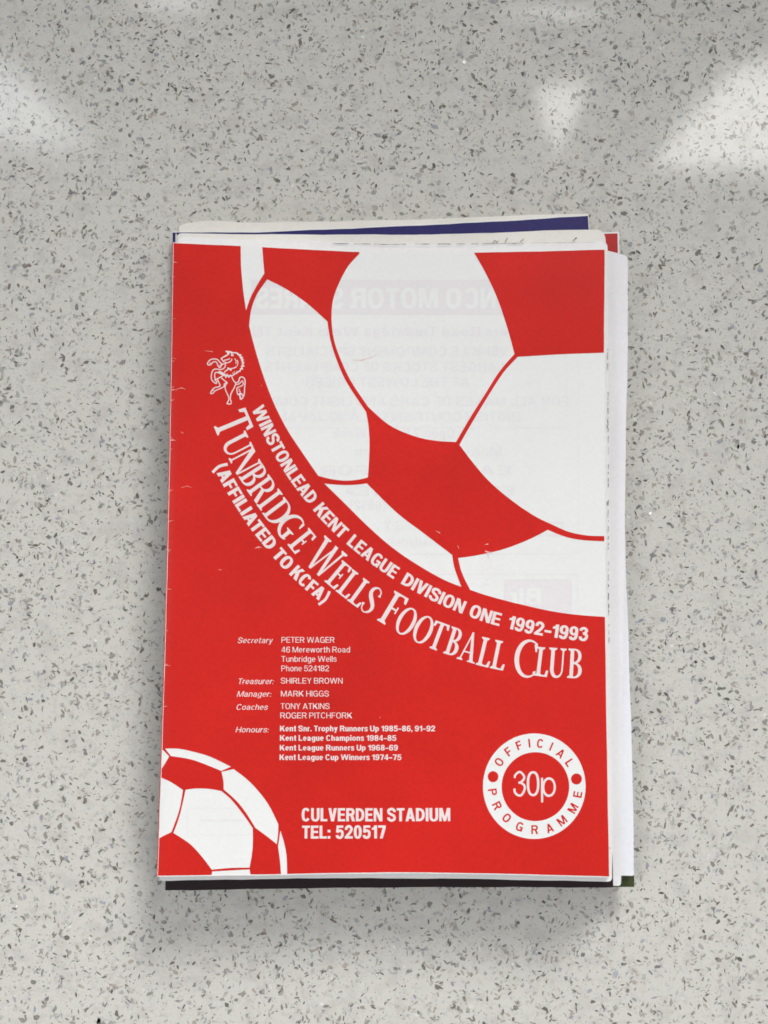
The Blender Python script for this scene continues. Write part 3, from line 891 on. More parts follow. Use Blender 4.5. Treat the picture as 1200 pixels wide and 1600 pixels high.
def fold(sheet, z1, th, ct, wave=None, n=9, ny=32, zk=None):
    """rounded spine on the left joining front and back cover"""
    V, Fc = [], []
    r = th / 2
    zk = zk or z1
    for j in range(ny + 1):
        t = j / ny
        x, y = sheet.px(0, t)
        p = at_sheet(x, y, zk)
        w = (wave(0, t) if wave else 0)
        zc = p.z - r
        for k in range(n + 1):
            a = pi / 2 + pi * k / n
            for rr in (r, r - ct):
                V.append((p.x + cos(a) * rr * .62, p.y, zc + sin(a) * rr + w))
    m = 2 * (n + 1)
    for j in range(ny):
        for k in range(n):
            a = j * m + 2 * k
            Fc.append([a, a + 2, a + 2 + m, a + m]); Fc.append([a + 1, a + 1 + m, a + 3 + m, a + 3])
    for j in (0, ny):
        for k in range(n):
            a = j * m + 2 * k
            Fc.append([a, a + 1, a + 3, a + 2] if j == 0 else [a, a + 2, a + 3, a + 1])
    return V, Fc


def booklet(label, sheet, z, th, m_cover, m_back=None, m_page=None, pages=7, creep=.004, wave=None, corner=(1.5, 2, 1.5, 2), inset=0.0, seed=1, page_out=(0, 0)):
    rnd = random.Random(seed)
    x, y = sheet.px(.5, .5)
    root = empty('programme', at(x, y, z - th))
    tag(root, label, 'booklet', GROUP)
    ct = .00016
    zz = z
    fr = slab(sheet, z, z - ct, wave=wave, corner=corner, zk=zz)
    bk = slab(sheet, z - th + ct, z - th + 2e-5, wave=wave, corner=corner, zk=zz)
    sp = fold(sheet, z, th - 2e-5, ct, wave, zk=zz)
    V, Fc = merge([fr, bk, sp])
    nf = len(fr[1])
    cov = mesh_obj('cover', V, Fc, [m_cover, m_back or m_cover], root, smooth=True, midx=[0] * nf + [1] * (len(Fc) - nf))
    ps = []
    inner = th - 2 * ct - 8e-5
    d = inner / pages
    for k in range(pages):
        # folded sheets creep out most at the middle of the booklet
        mid = 1 - abs((k + .5) / pages - .5) * 2
        e = creep * mid + rnd.uniform(-.0015, .0015) - .001 + page_out[0]
        b = rnd.uniform(-.001, .001) - .0015 + page_out[1] * (.4 + .6 * mid)
        z1 = z - ct - 3e-5 - k * d
        ps.append(slab(sheet, z1, z1 - d * .80, .004, 1 + e, .002 + rnd.uniform(0, .001), 1 + b, nx=12, ny=16, wave=wave, zk=zz, corner=tuple(max(1.5, c_ * rnd.uniform(.6, 1.2)) for c_ in corner)))
    V, Fc = merge(ps)
    mesh_obj('inner_pages', V, Fc, m_page or M_pages, root)
    return root, cov


def line(a, b): return [a, b]


# 1 ---- the red programme on top
Z_RED = H
red_sheet = Sheet([(270.5, 378.5), (400, 384.5), (560, 392.5), (740, 393.5), (946, 389)],
                  [(246, 1369.8), (420, 1367.5), (620, 1364.5), (800, 1367), (953, 1371.2)],
                  [(left_edge(378.5 + 991.3 * i / 10), 378.5 + 991.3 * i / 10) for i in range(11)],
                  [(946, 389), (944.6, 640), (946.5, 960), (953, 1371.2)])
TH = .0018
red_root, red_cover = booklet('red and white football programme with big ball and price roundel, on top of the pile', red_sheet, Z_RED, TH, M_paper,
                              m_back=M_spine, m_page=M_cream, pages=8, creep=.009, seed=3, page_out=(.001, .004))


def panel(*sides):
    out = []
    for s in sides:
        q = catmull(s, 5)
        out += q[:-1]
    return out


BIG = [
    panel([(376, 380), (409.2, 380)], [(409.2, 380), (413, 427)], [(413, 427), (401, 446.5), (391, 466), (384.5, 485)], [(384.5, 485), (380, 454), (376.6, 415), (376, 380)]),
    panel([(417.5, 436.6), (446, 451), (479, 473.5), (511.4, 502)], [(511.4, 502), (516.5, 532), (527, 565), (542, 598), (572, 643.6)],
          [(572, 643.6), (575.6, 664), (577.3, 690), (576.6, 720), (574.7, 746)], [(574.7, 746), (558, 749.8), (538, 751), (517.3, 748.5), (497.3, 743.5)],
          [(497.3, 743.5), (469.3, 702.7), (448, 670), (427, 628), (410, 583), (397, 540), (389.3, 509.5)], [(389.3, 509.5), (392.5, 484), (401.5, 460), (417.5, 436.6)]),
    panel([(561.5, 385), (741, 385)], [(741, 385), (741, 395.5)], [(741, 395.5), (759, 427), (777, 466), (793, 513), (804, 553)], [(804, 553), (780, 581), (756, 619), (735, 652), (712.5, 690.7)],
          [(712.5, 690.7), (679, 688.4), (646, 681), (608, 664), (575, 635.5)], [(575, 635.5), (548, 595), (530, 556), (521, 527), (518, 498), (520.4, 469), (530, 442), (544, 416), (561.5, 396.4)],
          [(561.5, 396.4), (561.5, 385)]),
    panel([(809, 557.5), (877, 553.5), (944.5, 551)], [(944.5, 551), (960, 551)], [(960, 551), (960, 837.7)], [(960, 837.7), (945, 837.7)],
          [(945, 837.7), (917.5, 836.6), (889, 831), (861, 818.8), (835, 806), (801.4, 783.3), (767.4, 755), (742, 726.7), (717.8, 695)], [(717.8, 695), (732, 670), (759, 625), (786, 583), (809, 557.5)]),
    panel([(506.7, 755.5), (530, 757.6), (552, 757.6), (573.3, 755.5)], [(573.3, 755.5), (620, 801), (662.5, 833.5), (706.4, 867)], [(706.4, 867), (709, 883), (714, 899), (721, 917)],
          [(721, 917), (690.8, 904.5), (648.3, 880), (611, 854), (573.3, 821), (537, 785), (506.7, 755.5)]),
    panel([(715.8, 871.8), (747.5, 867.3), (790, 857), (829.7, 841.4), (855.8, 827.8)], [(855.8, 827.8), (875, 835.8), (892, 840.9), (914.7, 844.3), (945, 845.7)], [(945, 845.7), (960, 845.7)], [(960, 845.7), (960, 964)],
          [(960, 964), (945, 964)], [(945, 964), (903.4, 960.8), (860.9, 954.8), (804.2, 942), (761.7, 930.7), (734.8, 921.6)], [(734.8, 921.6), (727, 907), (720, 890), (715.8, 871.8)]),
]
SMALL = [
    panel([(240, 1172), (255, 1172)], [(255, 1172), (264.4, 1182)], [(264.4, 1182), (240, 1222)], [(240, 1222), (240, 1172)]),
    panel([(258, 1169.6), (280, 1170), (304, 1175), (330, 1183), (361, 1198)], [(361, 1198), (345.6, 1204.6)], [(345.6, 1204.6), (320, 1194), (296, 1186), (267, 1181.4)], [(267, 1181.4), (258, 1169.6)]),
    panel([(365, 1201.6), (384, 1216), (402, 1234), (420, 1258), (435, 1288)], [(435, 1288), (434.4, 1304), (432.4, 1319)], [(432.4, 1319), (416, 1306), (399, 1293.6)],
          [(399, 1293.6), (385, 1271), (369, 1251), (349.5, 1233.6)], [(349.5, 1233.6), (349, 1220), (346, 1206)], [(346, 1206), (365, 1201.6)]),
    panel([(240, 1209.5), (252.4, 1215), (268, 1222.5), (286, 1234.4)], [(286, 1234.4), (280, 1266), (268, 1300)], [(268, 1300), (240, 1314)], [(240, 1314), (240, 1209.5)]),
    panel([(290, 1234), (303, 1232.2), (316, 1232), (331, 1233.2), (346, 1236)], [(346, 1236), (361, 1249), (379, 1271), (395, 1294)], [(395, 1294), (395.2, 1312), (394, 1332), (390, 1355.6)], [(390, 1355.6), (360, 1356.2), (331, 1359)],
          [(331, 1359), (315, 1338), (296, 1318), (271, 1301.6)], [(271, 1301.6), (281, 1273), (290, 1234)]),
    panel([(331.6, 1361.6), (390, 1358.4)], [(390, 1358.4), (394, 1380)], [(394, 1380), (329, 1380)], [(329, 1380), (331.6, 1361.6)]),
    panel([(438, 1298), (444, 1317), (448, 1341), (448.6, 1380)], [(448.6, 1380), (439.6, 1380)], [(439.6, 1380), (438, 1350), (434.4, 1323)], [(434.4, 1323), (438, 1298)]),
]
# the roundel
RC = (835.2, 1228.7)


def circ(c, rx, ry, n=64): return [(c[0] + rx * cos(2 * pi * i / n), c[1] + ry * sin(2 * pi * i / n)) for i in range(n)]


ROUND_OUT = circ((834.8, 1228.5), 80.2, 82.4)
ROUND_IN = circ((836.6, 1229.2), 52.8, 53.9)
DOTS = [circ((770.4, 1213.6), 8.4, 8.7, 24), circ((900.7, 1217.2), 8.6, 8.7, 24)]


def red_field():
    """red ink round the white shapes, cut on a fine mesh so that it follows the sheet"""
    nx, ny = 46, 62
    rim = []
    inset_px = lambda s, t: red_sheet.px(.0010 + s * (1 - .0028), .0012 + t * (1 - .0028))
    k = 40
    rim += [inset_px(i / k, 0) for i in range(k)]
    rim += [inset_px(1, i / k) for i in range(k)]
    rim += [inset_px(1 - i / k, 1) for i in range(k)]
    rim += [inset_px(0, 1 - i / k) for i in range(k)]
    faces_in = [rim] + BIG + SMALL + [ROUND_OUT, ROUND_IN] + DOTS
    V, Fc, E = [], [], []
    for p in faces_in:
        a = sum(p[i - 1][0] * p[i][1] - p[i][0] * p[i - 1][1] for i in range(len(p)))
        if a < 0: p = p[::-1]
        Fc.append(list(range(len(V), len(V) + len(p))))
        V += [Vector(q) for q in p]
    for i in range(nx + 1):
        x = 235 + (970 - 235) * i / nx + .137
        E.append((len(V), len(V) + 1)); V += [Vector((x, 366)), Vector((x, 1384))]
    for j in range(ny + 1):
        y = 366 + (1384 - 366) * j / ny + .119
        E.append((len(V), len(V) + 1)); V += [Vector((235, y)), Vector((970, y))]
    for o in (3.5, 6.5, 11, 16, 24):
        for j in range(40):
            y = 372 + 1004 * j / 40; y2 = 372 + 1004 * (j + 1) / 40
            E.append((len(V), len(V) + 1)); V += [Vector((left_edge(y) + o, y)), Vector((left_edge(y2) + o, y2))]
    v, e, f, ov, oe, of = delaunay_2d_cdt(V, E, Fc, 0, 1e-4, True)
    nb, ns = len(BIG), len(SMALL)
    keep = []
    for t, o in zip(f, of):
        o = set(o)
        if 0 not in o: continue
        if any(1 <= q <= nb + ns for q in o): continue
        ro, ri = nb + ns + 1, nb + ns + 2
        if ro in o and ri not in o and not (ri + 1 in o or ri + 2 in o): continue
        keep.append(list(t))
    ring = [list(t) for t, o in zip(f, of) if nb + ns + 1 in o and nb + ns + 2 not in o and not (nb + ns + 3 in o or nb + ns + 4 in o)]
    used = sorted({i for t in ring for i in t}); mp = {a: b for b, a in enumerate(used)}
    ri_ = Ink(); ri_.add([(v[i].x, v[i].y) for i in used], [[mp[i] for i in t] for t in ring])
    ri_.build('price_roundel', M_paper, red_cover, Z_RED, 4.5e-5)
    ink = Ink(); ink.add([(q.x, q.y) for q in v], keep)
    used = sorted({i for t in keep for i in t}); mp = {a: b for b, a in enumerate(used)}
    ink.v = [ink.v[i] for i in used]; ink.f = [[mp[i] for i in t] for t in keep]
    return ink.build('red_print', M_red, red_cover, Z_RED, 4.5e-5)


red_field()

# print of the inside page showing through the white
g = Ink()
g.polys([rect(393, 437, 872, 491.5)], 12)
g.build('ghost_band', M_ghost2, red_cover, Z_RED, 2.5e-5)
g = Ink()
g.polys([rect(787, 905, 894, 960)], 12)
g.build('ghost_band', M_ghost2, red_cover, Z_RED, 2.5e-5)
g = Ink()
small_text(g, 'NCO MOTOR', 548, 775, 482, 32, bold=.09, mirror=True)
small_text(g, 'SPARES', 400, 536, 482, 32, bold=.09, mirror=True)
small_text(g, 'Bir', 797, 845, 944, 25, bold=.08, mirror=True)
g.build('ghost_white_lettering', M_paper, red_cover, Z_RED, 3.1e-5)['kind'] = 'stuff'
g = Ink(); gs = Ink()
for body, x0, x1, base, cap, b in (
        ('Rivers Road Tunbridge Wells Kent TN', 395, 830, 525, 14, .04),
        ('VEHICLE COMPONENT SPECIALISTS', 416, 793, 556, 14, .0), ('LARGEST STOCKS OF COMPONENTS', 414, 787, 580, 14, .0),
        ('AT THE LOWEST PRICES', 478, 733, 604, 14, .0), ('FOR ALL MAKES OF CARS AND LIGHT COMM', 414, 888, 634, 14, .0),
        ('BRITISH CONTINENTAL AND JAPAN', 434, 812, 658, 14, .0), ('Open 7 Days a Week', 520, 710, 684, 14, .0),
        ('Mon-Sat      Sun 9am', 555, 784, 712, 14, .0), ('EASY CLUB FOR', 500, 797, 742, 14, .0), ('FOR AND', 540, 803, 774, 14, .0),
        ('(0892)', 547, 602, 796, 13, .0), ('TYRES Y', 600, 684, 828, 14, .0), ('Batteries', 610, 680, 853, 13, .0)):
    small_text(g, body, x0, x1, base, cap, weight=.10 + b, mirror=True)
    small_text(gs, body, x0 - 1, x1 + 1, base + 1, cap + 2, weight=.24 + b, mirror=True)
for r in ((418, 668, 884, 669), (903, 500, 904, 866), (884, 540, 885, 670), (640, 865, 904, 866.2), (560, 897, 902, 898.4), (902, 897, 903.4, 966), (838, 815, 880, 819), (838, 834, 880, 838), (876, 815, 880, 838), (787, 905, 789, 906)):
    g.polys([rect(*r)], 12)
for r in ((298, 1262, 385, 1263.5), (298, 1304, 392, 1305.5), (292, 1262, 294, 1305), (312, 1280, 380, 1284)):
    g.polys([rect(*r)], 12)
g.build('ghost_lettering', M_ghost, red_cover, Z_RED, 3.6e-5)['kind'] = 'stuff'
gs.build('ghost_lettering', M_ghost1, red_cover, Z_RED, 3.1e-5)['kind'] = 'stuff'

LIFT = 7.5e-5
# league line
ink = Ink()
P1 = Path([(388, 629), (393, 640), (406.5, 668), (421.5, 698.5), (446, 740), (465, 767), (482.7, 789), (498.5, 808.5), (512, 822.5), (530, 840.4), (551.2, 858.2), (563.8, 868.5), (589, 887.2), (614.7, 904.8), (645, 922.5),
           (667, 934), (687.8, 944.6), (708, 953.2), (722, 959), (748.8, 969), (766, 974.6), (779.8, 978.3), (792.6, 981.8), (830, 990.3), (866, 996.2), (893, 999.6), (918, 1001.6), (930, 1002.6)], 8)
for wd, a, b in (('WINSTONLEAD', (393, 640), (483, 789)), ('KENT', (488.5, 797), (533.5, 843)), ('LEAGUE', (539.5, 849.5), (614.7, 904.8)), ('DIVISION', (625.3, 911), (722, 959)), ('ONE', (732, 963), (779.8, 978.3)),
                 ('1992-1993', (791.5, 981.6), (918, 1001.6))):
    word_on_path(ink, wd, P1, a, b, 20.3 if wd[0] != '1' else 20.8)
P2 = Path([(331, 726), (340.5, 743.5), (356, 772), (376, 803.5), (391.5, 826.5), (408.5, 848), (429, 873.5), (446.3, 891.8), (453, 898.5), (476.4, 920.5), (487, 929.3), (503.5, 943), (512, 950)], 8)
for wd, a, b in (('(AFFILIATED', (334, 731.5), (417.5, 859.3)), ('TO', (423.6, 866.6), (446.8, 892.2)), ('KCFA)', (451.3, 896.8), (504.5, 943.8))):
    word_on_path(ink, wd, P2, a, b, 20.4, w=.23)
ink.build('league_lettering', M_pink, red_cover, Z_RED, LIFT)

# club name
ink = Ink()
big, sml = (6.6, 3.0), (5.6, 2.5)
for ch, bl, br, h, (s, t) in (
        ('T', (330.8, 658.7), (343.3, 688.7), 57, (6.6, 3.6)), ('U', (345, 691.7), (358, 717.2), 42.5, sml), ('N', (357, 716.5), (371.5, 744), 42.5, sml), ('B', (372.5, 745), (384.6, 763.6), 42.5, sml),
        ('R', (385, 765.5), (400.5, 787), 42.5, sml), ('I', (400, 788), (408.3, 799), 43, sml), ('D', (409.5, 802), (427, 825), 43, sml), ('G', (426.3, 824.3), (446, 847.4), 43, sml), ('E', (449, 851), (461, 866), 43, sml),
        ('W', (471.7, 877), (507.3, 908.5), 54.4, big), ('E', (506.7, 908.1), (522.3, 921.3), 43.5, sml), ('L', (524.2, 923.3), (541, 936.2), 43.5, sml), ('L', (542.3, 937.8), (558.8, 949.8), 43.5, sml),
        ('S', (560.4, 950.3), (576.2, 960.8), 43, sml),
        ('F', (588.9, 968.8), (611, 982), 54, big), ('O', (612.4, 983.3), (637, 996.5), 43.5, sml), ('O', (639.6, 997.7), (665, 1009.5), 43.5, sml), ('T', (665.7, 1010.4), (687.7, 1018.6), 44, sml),
        ('B', (692.3, 1020.3), (712.1, 1026.7), 44, sml), ('A', (713.3, 1029), (741.3, 1037.3), 45, sml), ('L', (743, 1038.4), (762.9, 1043.2), 45, sml), ('L', (765.2, 1043.7), (785.8, 1047.9), 45, sml),
        ('C', (801, 1055.5), (836, 1059.2), 57.5, big), ('L', (834.3, 1055.5), (854.4, 1057.9), 45.5, sml), ('U', (855, 1057.5), (882, 1059.5), 46, sml), ('B', (886, 1059.2), (908.3, 1060.4), 46, sml)):
    serif_at(ink, ch, bl, br, h, s, t)
ink.build('club_lettering', M_pink, red_cover, Z_RED, LIFT)

# officers and honours
ink = Ink()
for body, x0, x1, base in (('Secretary', 372, 426, 1004.8), ('Treasurer:', 372, 428, 1068.7), ('Manager:', 371, 424, 1088.5), ('Coaches', 369.8, 418.5, 1109), ('Honours:', 369, 420, 1144.2)):
    small_text(ink, body, x0, x1, base, 8.6, shear=.22)
for body, x0, x1, base in (('PETER WAGER', 439.8, 522.7, 1004.2), ('46 Mereworth Road', 439.8, 547, 1019.4), ('Tunbridge Wells', 439.8, 526, 1034), ('Phone 524182', 439.6, 514.2, 1048.7),
                           ('SHIRLEY BROWN', 439, 535.5, 1068.1), ('MARK HIGGS', 439, 514, 1088.2), ('TONY ATKINS', 438.7, 515, 1107.8), ('ROGER PITCHFORK', 438, 550.4, 1122.3)):
    small_text(ink, body, x0, x1, base, 8.9)
for body, x0, x1, base in (('Kent Snr. Trophy Runners Up 1985-86, 91-92', 437.5, 679.6, 1142.6), ('Kent League Champions 1984-85', 437.4, 619, 1157.4), ('Kent League Runners Up 1968-69', 437.2, 621.5, 1172.6),
                           ('Kent League Cup Winners 1974-75', 436.8, 627, 1187.5)):
    small_text(ink, body, x0, x1, base, 8.7, bold=.07)
ink.build('officers_lettering', M_pink, red_cover, Z_RED, LIFT)

ink = Ink()
PA = Path([(460, 1283.2), (580, 1283.4), (720, 1283.0)], 40); PB = Path([(460, 1310.2), (540, 1310.2), (720, 1309.8)], 40)
word_on_path(ink, 'CULVERDEN', PA, (471.5, 1283), (599.3, 1283), 20.6, k=.98)
word_on_path(ink, 'STADIUM', PA, (607, 1283), (703, 1283), 20.6)
word_on_path(ink, 'TEL:', PB, (471.5, 1310), (516.5, 1310), 20.2)
word_on_path(ink, '520517', PB, (524.7, 1310), (600.5, 1310), 20.4)
ink.build('stadium_lettering', M_pink, red_cover, Z_RED, LIFT)

# price roundel
ink = Ink()
PC = (740, 1130); k_ = 1 / 6.3158
for ch, x, y in (('O', 252, 383), ('F', 343, 280), ('F', 448, 218), ('I', 550, 197), ('C', 658, 200), ('I', 767, 230), ('A', 860, 297), ('L', 948, 390)):
    cx, cy = PC[0] + x * k_, PC[1] + y * k_
    ang = math.degrees(math.atan2(cx - RC[0], -(cy - RC[1])))
    glyph_at(ink, ch, cx, cy, ang, 13.6, .19, .175, 1.1)
for ch, x, y in (('P', 187, 680), ('R', 232, 815), ('O', 327, 935), ('G', 455, 1020), ('R', 603, 1050), ('A', 750, 1035), ('M', 872, 962), ('M', 980, 840), ('E', 1027, 703)):
    cx, cy = PC[0] + x * k_, PC[1] + y * k_
    ang = math.degrees(math.atan2(-(cx - RC[0]), (cy - RC[1])))
    glyph_at(ink, ch, cx, cy, ang, 13.8, .19, .175, 1.1)
ink.build('roundel_lettering', M_red, red_cover, Z_RED, LIFT)
ink = Ink()
for ch, x0, x1, b, h in (('3', 395, 512, 718, 242), ('0', 524, 650, 716, 238), ('P30', 665, 812, 718, 242)):
    v_, f_, wd = sans_tris(ch, .10 if ch != 'P30' else .078, .095, .86)
    sx = (x1 - x0) * k_ / wd; hh = h * k_
    ink.add([(PC[0] + x0 * k_ + x * sx, PC[1] + b * k_ - y * hh) for x, y in v_], f_)
ink.build('price_lettering', M_pink, red_cover, Z_RED, LIFT)

# the rearing horse
ink = Ink()
HP = []
def hs(pts, w=17, n=3): HP.extend(stroke([(300 + x / 10, 520 + y / 10) for x, y in (catmull(pts, n) if len(pts) > 2 else pts)], w / 10))
hs([(525, 288), (560, 300), (575, 330), (520, 362), (465, 395), (458, 408), (478, 428)], 17)
hs([(525, 290), (600, 300), (640, 315)], 24)
hs([(560, 300), (568, 330)], 30)
hs([(478, 428), (492, 452), (505, 430), (560, 418), (590, 398)], 15)
hs([(505, 452), (540, 470), (590, 455), (620, 425), (615, 405)], 15)
hs([(610, 352), (650, 348)], 26)
hs([(610, 330), (640, 312), (690, 312), (720, 325), (715, 338), (760, 348), (745, 362), (785, 385), (765, 395), (800, 425), (778, 440), (808, 470), (785, 480), (808, 520), (775, 520), (788, 565), (760, 560), (750, 600), (725, 605), (700, 630), (670, 640), (630, 672)], 19, 1)
hs([(735, 350), (775, 420), (790, 480), (780, 540), (740, 600)], 14)
hs([(665, 400), (690, 440), (685, 485)], 13)
hs([(705, 425), (718, 460), (705, 520)], 13)
hs([(460, 400), (505, 375), (545, 362)], 11)
# far front leg
hs([(480, 495), (440, 465), (400, 420), (350, 408), (300, 415), (265, 440), (242, 480), (255, 502), (300, 495), (320, 465), (355, 450), (385, 465), (410, 520), (440, 552)], 16)
hs([(270, 478), (300, 470)], 12)
hs([(430, 520), (470, 492), (520, 480), (540, 465)], 15)
hs([(520, 480), (520, 520), (490, 560), (440, 575), (380, 565), (335, 578), (310, 620), (300, 690), (312, 740), (340, 770), (375, 792), (388, 768), (370, 745), (355, 690), (360, 630), (395, 618), (440, 640)], 16)
hs([(440, 550), (470, 500)], 12)
hs([(350, 742), (400, 715), (450, 690), (500, 660)], 16)
# chest hair
hs([(440, 610), (500, 640), (530, 690), (550, 655), (575, 690), (600, 665), (625, 675)], 22, 1)
hs([(420, 600), (470, 650), (530, 655)], 26)
hs([(500, 620), (555, 575), (600, 560), (640, 555), (690, 535)], 17)
hs([(555, 545), (590, 570), (620, 585)], 22)
hs([(690, 545), (685, 520)], 12)
hs([(660, 620), (665, 600)], 10); hs([(695, 618), (700, 598)], 10); hs([(635, 640), (645, 618)], 10)
# near hind leg forward
hs([(395, 720), (425, 790), (440, 825), (410, 845), (350, 860), (310, 900), (292, 945), (320, 948), (365, 905), (440, 870), (500, 840), (505, 800), (545, 775)], 16)
hs([(455, 700), (505, 745), (550, 780), (525, 810), (518, 870), (545, 940), (568, 990), (575, 1050), (548, 1105), (605, 1110), (612, 1070), (598, 1040), (600, 990), (620, 930), (655, 870), (675, 820)], 16)
hs([(320, 905), (345, 890)], 12)
hs([(620, 680), (645, 740), (685, 790), (675, 820)], 16)
# tail
hs([(690, 785), (730, 755), (745, 705), (780, 690), (815, 710), (830, 760), (822, 860), (815, 960), (795, 1010), (765, 1045)], 17)
hs([(680, 810), (730, 800), (765, 770), (790, 750), (800, 800), (775, 830), (720, 850), (700, 880), (715, 970)], 15)
hs([(715, 965), (745, 960), (760, 1040)], 24, 1)
hs([(725, 880), (750, 885)], 12); hs([(725, 910), (745, 908), (760, 930)], 12); hs([(765, 1045), (800, 1000), (780, 960), (740, 940)], 20)
ink2 = Ink(); ink2.polys(HP)
ink2.build('horse_emblem', M_pink, red_cover, Z_RED, LIFT)

# wear: nicks along the spine and small scuffs
ink = Ink()
rw = random.Random(5)
def nick(pts, w): ink.polys(stroke(pts, w))
for y, n in ((408, 1), (432, 1), (499, 1), (562, 2), (607, 3), (625, 2), (686, 3), (700, 1), (767, 2), (812, 1), (860, 2), (918, 1), (984, 1), (1040, 2), (1105, 1)):
    x = side(red_sheet.l, (y - 378) / 992)[0] + 1.2
    for k in range(n):
        L_ = rw.uniform(2, 9); yy = y + rw.uniform(-2.5, 2.5)
        nick([(x, yy), (x + L_ * .5, yy + rw.uniform(-1, 1)), (x + L_, yy + rw.uniform(-1.5, 1.5))], [rw.uniform(.6, 1.3), rw.uniform(.4, .8), .2])
for pts, w in (([(398, 857), (404, 854.5), (409, 855.5)], [.5, 1.8, .4]), ([(404, 854), (405, 859)], [.8, .3]), ([(342, 890), (347, 890.6)], [1.0, .4]), ([(320, 548), (332, 549.6)], [.3, .9]), ([(680, 829), (686, 832), (688, 834)], [.3, 1.2, .5]),
               ([(758, 861), (763, 863), (770, 863.5)], [1.8, 2.6, .8]), ([(757, 851), (763, 850)], [.5, 1.3]), ([(715, 852), (717, 857)], [.5, .9]), ([(593, 1121), (595, 1121.6)], [.9, .4]), ([(408, 602), (409, 603)], [.6, .6]),
               ([(276, 608), (284, 606), (291, 609)], [.3, 1.0, .2]), ([(283, 675), (287, 677)], [.9, .4]), ([(283, 762), (292, 759.5), (300, 761.5)], [.2, .6, .2]), ([(762, 866), (764, 873)], [.8, .4])):
    nick(pts, w)
ink.build('scuffs', M_scuff, red_cover, Z_RED, LIFT + 4e-6)['kind'] = 'stuff'
ink = Ink()
nick([(548, 562.5), (565, 563), (582, 558), (598, 549)], [.5, 1.9, 1.1, .3])
for i in range(26):
    x = 758 + rw.gauss(0, 5) + (i % 5); y = 872 + i * 1.9
    nick([(x, y), (x + rw.uniform(-1.5, 1.5), y + rw.uniform(.8, 2.2))], rw.uniform(.5, 1.3))
ink.build('rub_marks', M_rub, red_cover, Z_RED, 4.1e-5)['kind'] = 'stuff'

# 2 ---- the other programmes, from the top down


def wv(ax, ay, px_, py_, ph):
    return lambda s, t: ax * sin(s * px_ + ph) * math.exp(-t * 9) + ay * sin(t * py_ + ph * 1.7) * math.exp(-(1 - s) * 14)


w2 = wv(.00013, .00010, 19, 22, .4)
s2 = Sheet([(279, 369), (330, 372.5), (480, 376.5), (620, 380.5), (800, 380.5), (925, 377.5), (949, 377.0)], [(251, 1376.2), (425, 1373.3), (620, 1371.5), (820, 1375), (953, 1377.8)],
           [(279, 369), (251, 1376.2)], [(949, 377.0), (951.5, 640), (952, 900), (955.5, 1200), (957, 1377.8)])
s2.b[-1] = (957, 1377.8)
r2, c2 = booklet('white programme directly under the red one, top edge marked with dark specks', s2, H - .0019, .0020, M_white, pages=7, creep=.003, wave=w2, corner=(10, 9, 3, 7), seed=8)
ink = Ink()
rr = random.Random(21)
for x0, x1, y0, y1 in ((520, 545, 379.6, 379.8), (553, 580, 380, 380.2), (584, 634, 380.6, 380.8), (648, 672, 380.4, 380.4), (684, 704, 380.2, 380.2), (713, 727, 380, 380), (736, 748, 380, 379.8), (752, 818, 379.6, 379), (830, 930, 378.8, 377.5)):
    n = max(2, int((x1 - x0) / 7))
    pts = [(x0 + (x1 - x0) * i / n, y0 + (y1 - y0) * i / n + rr.uniform(-.25, .25) + .9) for i in range(n + 1)]
    ink.polys(stroke(pts, [rr.uniform(.3, 1.1) * (.5 if x0 > 820 else 1) for _ in pts]))
ink.build('edge_print', M_mark, c2, H - .0019, 4e-4)['kind'] = 'stuff'
ink = Ink()
y = 545
while y < 1065:
    L_ = rr.uniform(2, 12)
    x = side(s2.r, (y - 382) / 996)[0] - 1.2
    if rr.random() < .62:
        ink.polys(stroke([(x + rr.uniform(-.3, .3), y), (x + rr.uniform(-.4, .3), y + L_)], [rr.uniform(.4, 1.2), rr.uniform(.3, .9)]))
    y += L_ + rr.uniform(1, 7)
for x, y in ((949.5, 658), (948.5, 667), (949, 786), (950.5, 915), (951, 948), (952, 1325)):
    ink.polys(stroke([(x - 1, y - 3), (x + .8, y), (x - .5, y + 3)], [.5, 1.2, .4]))
ink.build('edge_print', M_mark, c2, H - .0019, 2.6e-4)['kind'] = 'stuff'

w3 = wv(.00010, .0, 13, 20, 1.9)
s3 = Sheet([(276, 364.8), (400, 365.8), (540, 366.6), (660, 366.6), (800, 362.5), (915, 358.8), (945.5, 358.8)], [(258, 1371), (952, 1374)], [(276, 364.8), (258, 1371)], [(945.5, 358.8), (948.5, 420), (951, 900), (954, 1374)])
s3.b[-1] = (954, 1374)
r3, c3 = booklet('off-white programme third from the top with pen ticks along its top margin', s3, H - .0040, .0019, M_cream, m_page=M_white, pages=6, creep=.002, wave=w3, corner=(8, 15, 6, 6), seed=12)
ink = Ink()
for pts in (([(770, 380), (773, 375.5), (776, 379), (778, 376)]), ([(789, 379), (793, 371.5)]), ([(813, 378), (818, 373.5)]), ([(895, 377), (901, 371)]), ([(899, 371.5), (901, 373)])):
    ink.polys(stroke(pts, .9))
ink.build('pen_marks', M_mark, c3, H - .0040, 2.6e-4)['kind'] = 'stuff'

s4 = Sheet([(288, 428), (940, 424)], [(259.5, 1391.6), (400, 1389.2), (560, 1387), (780, 1386.2), (958, 1387)], [(288, 428), (259.5, 1391.6)], [(940, 424), (958, 1387)])
booklet('black programme whose dark lower edge sticks out under the red one', s4, H - .0060, .0021, M_black, pages=7, creep=.0, seed=15, page_out=(-.002, -.002))

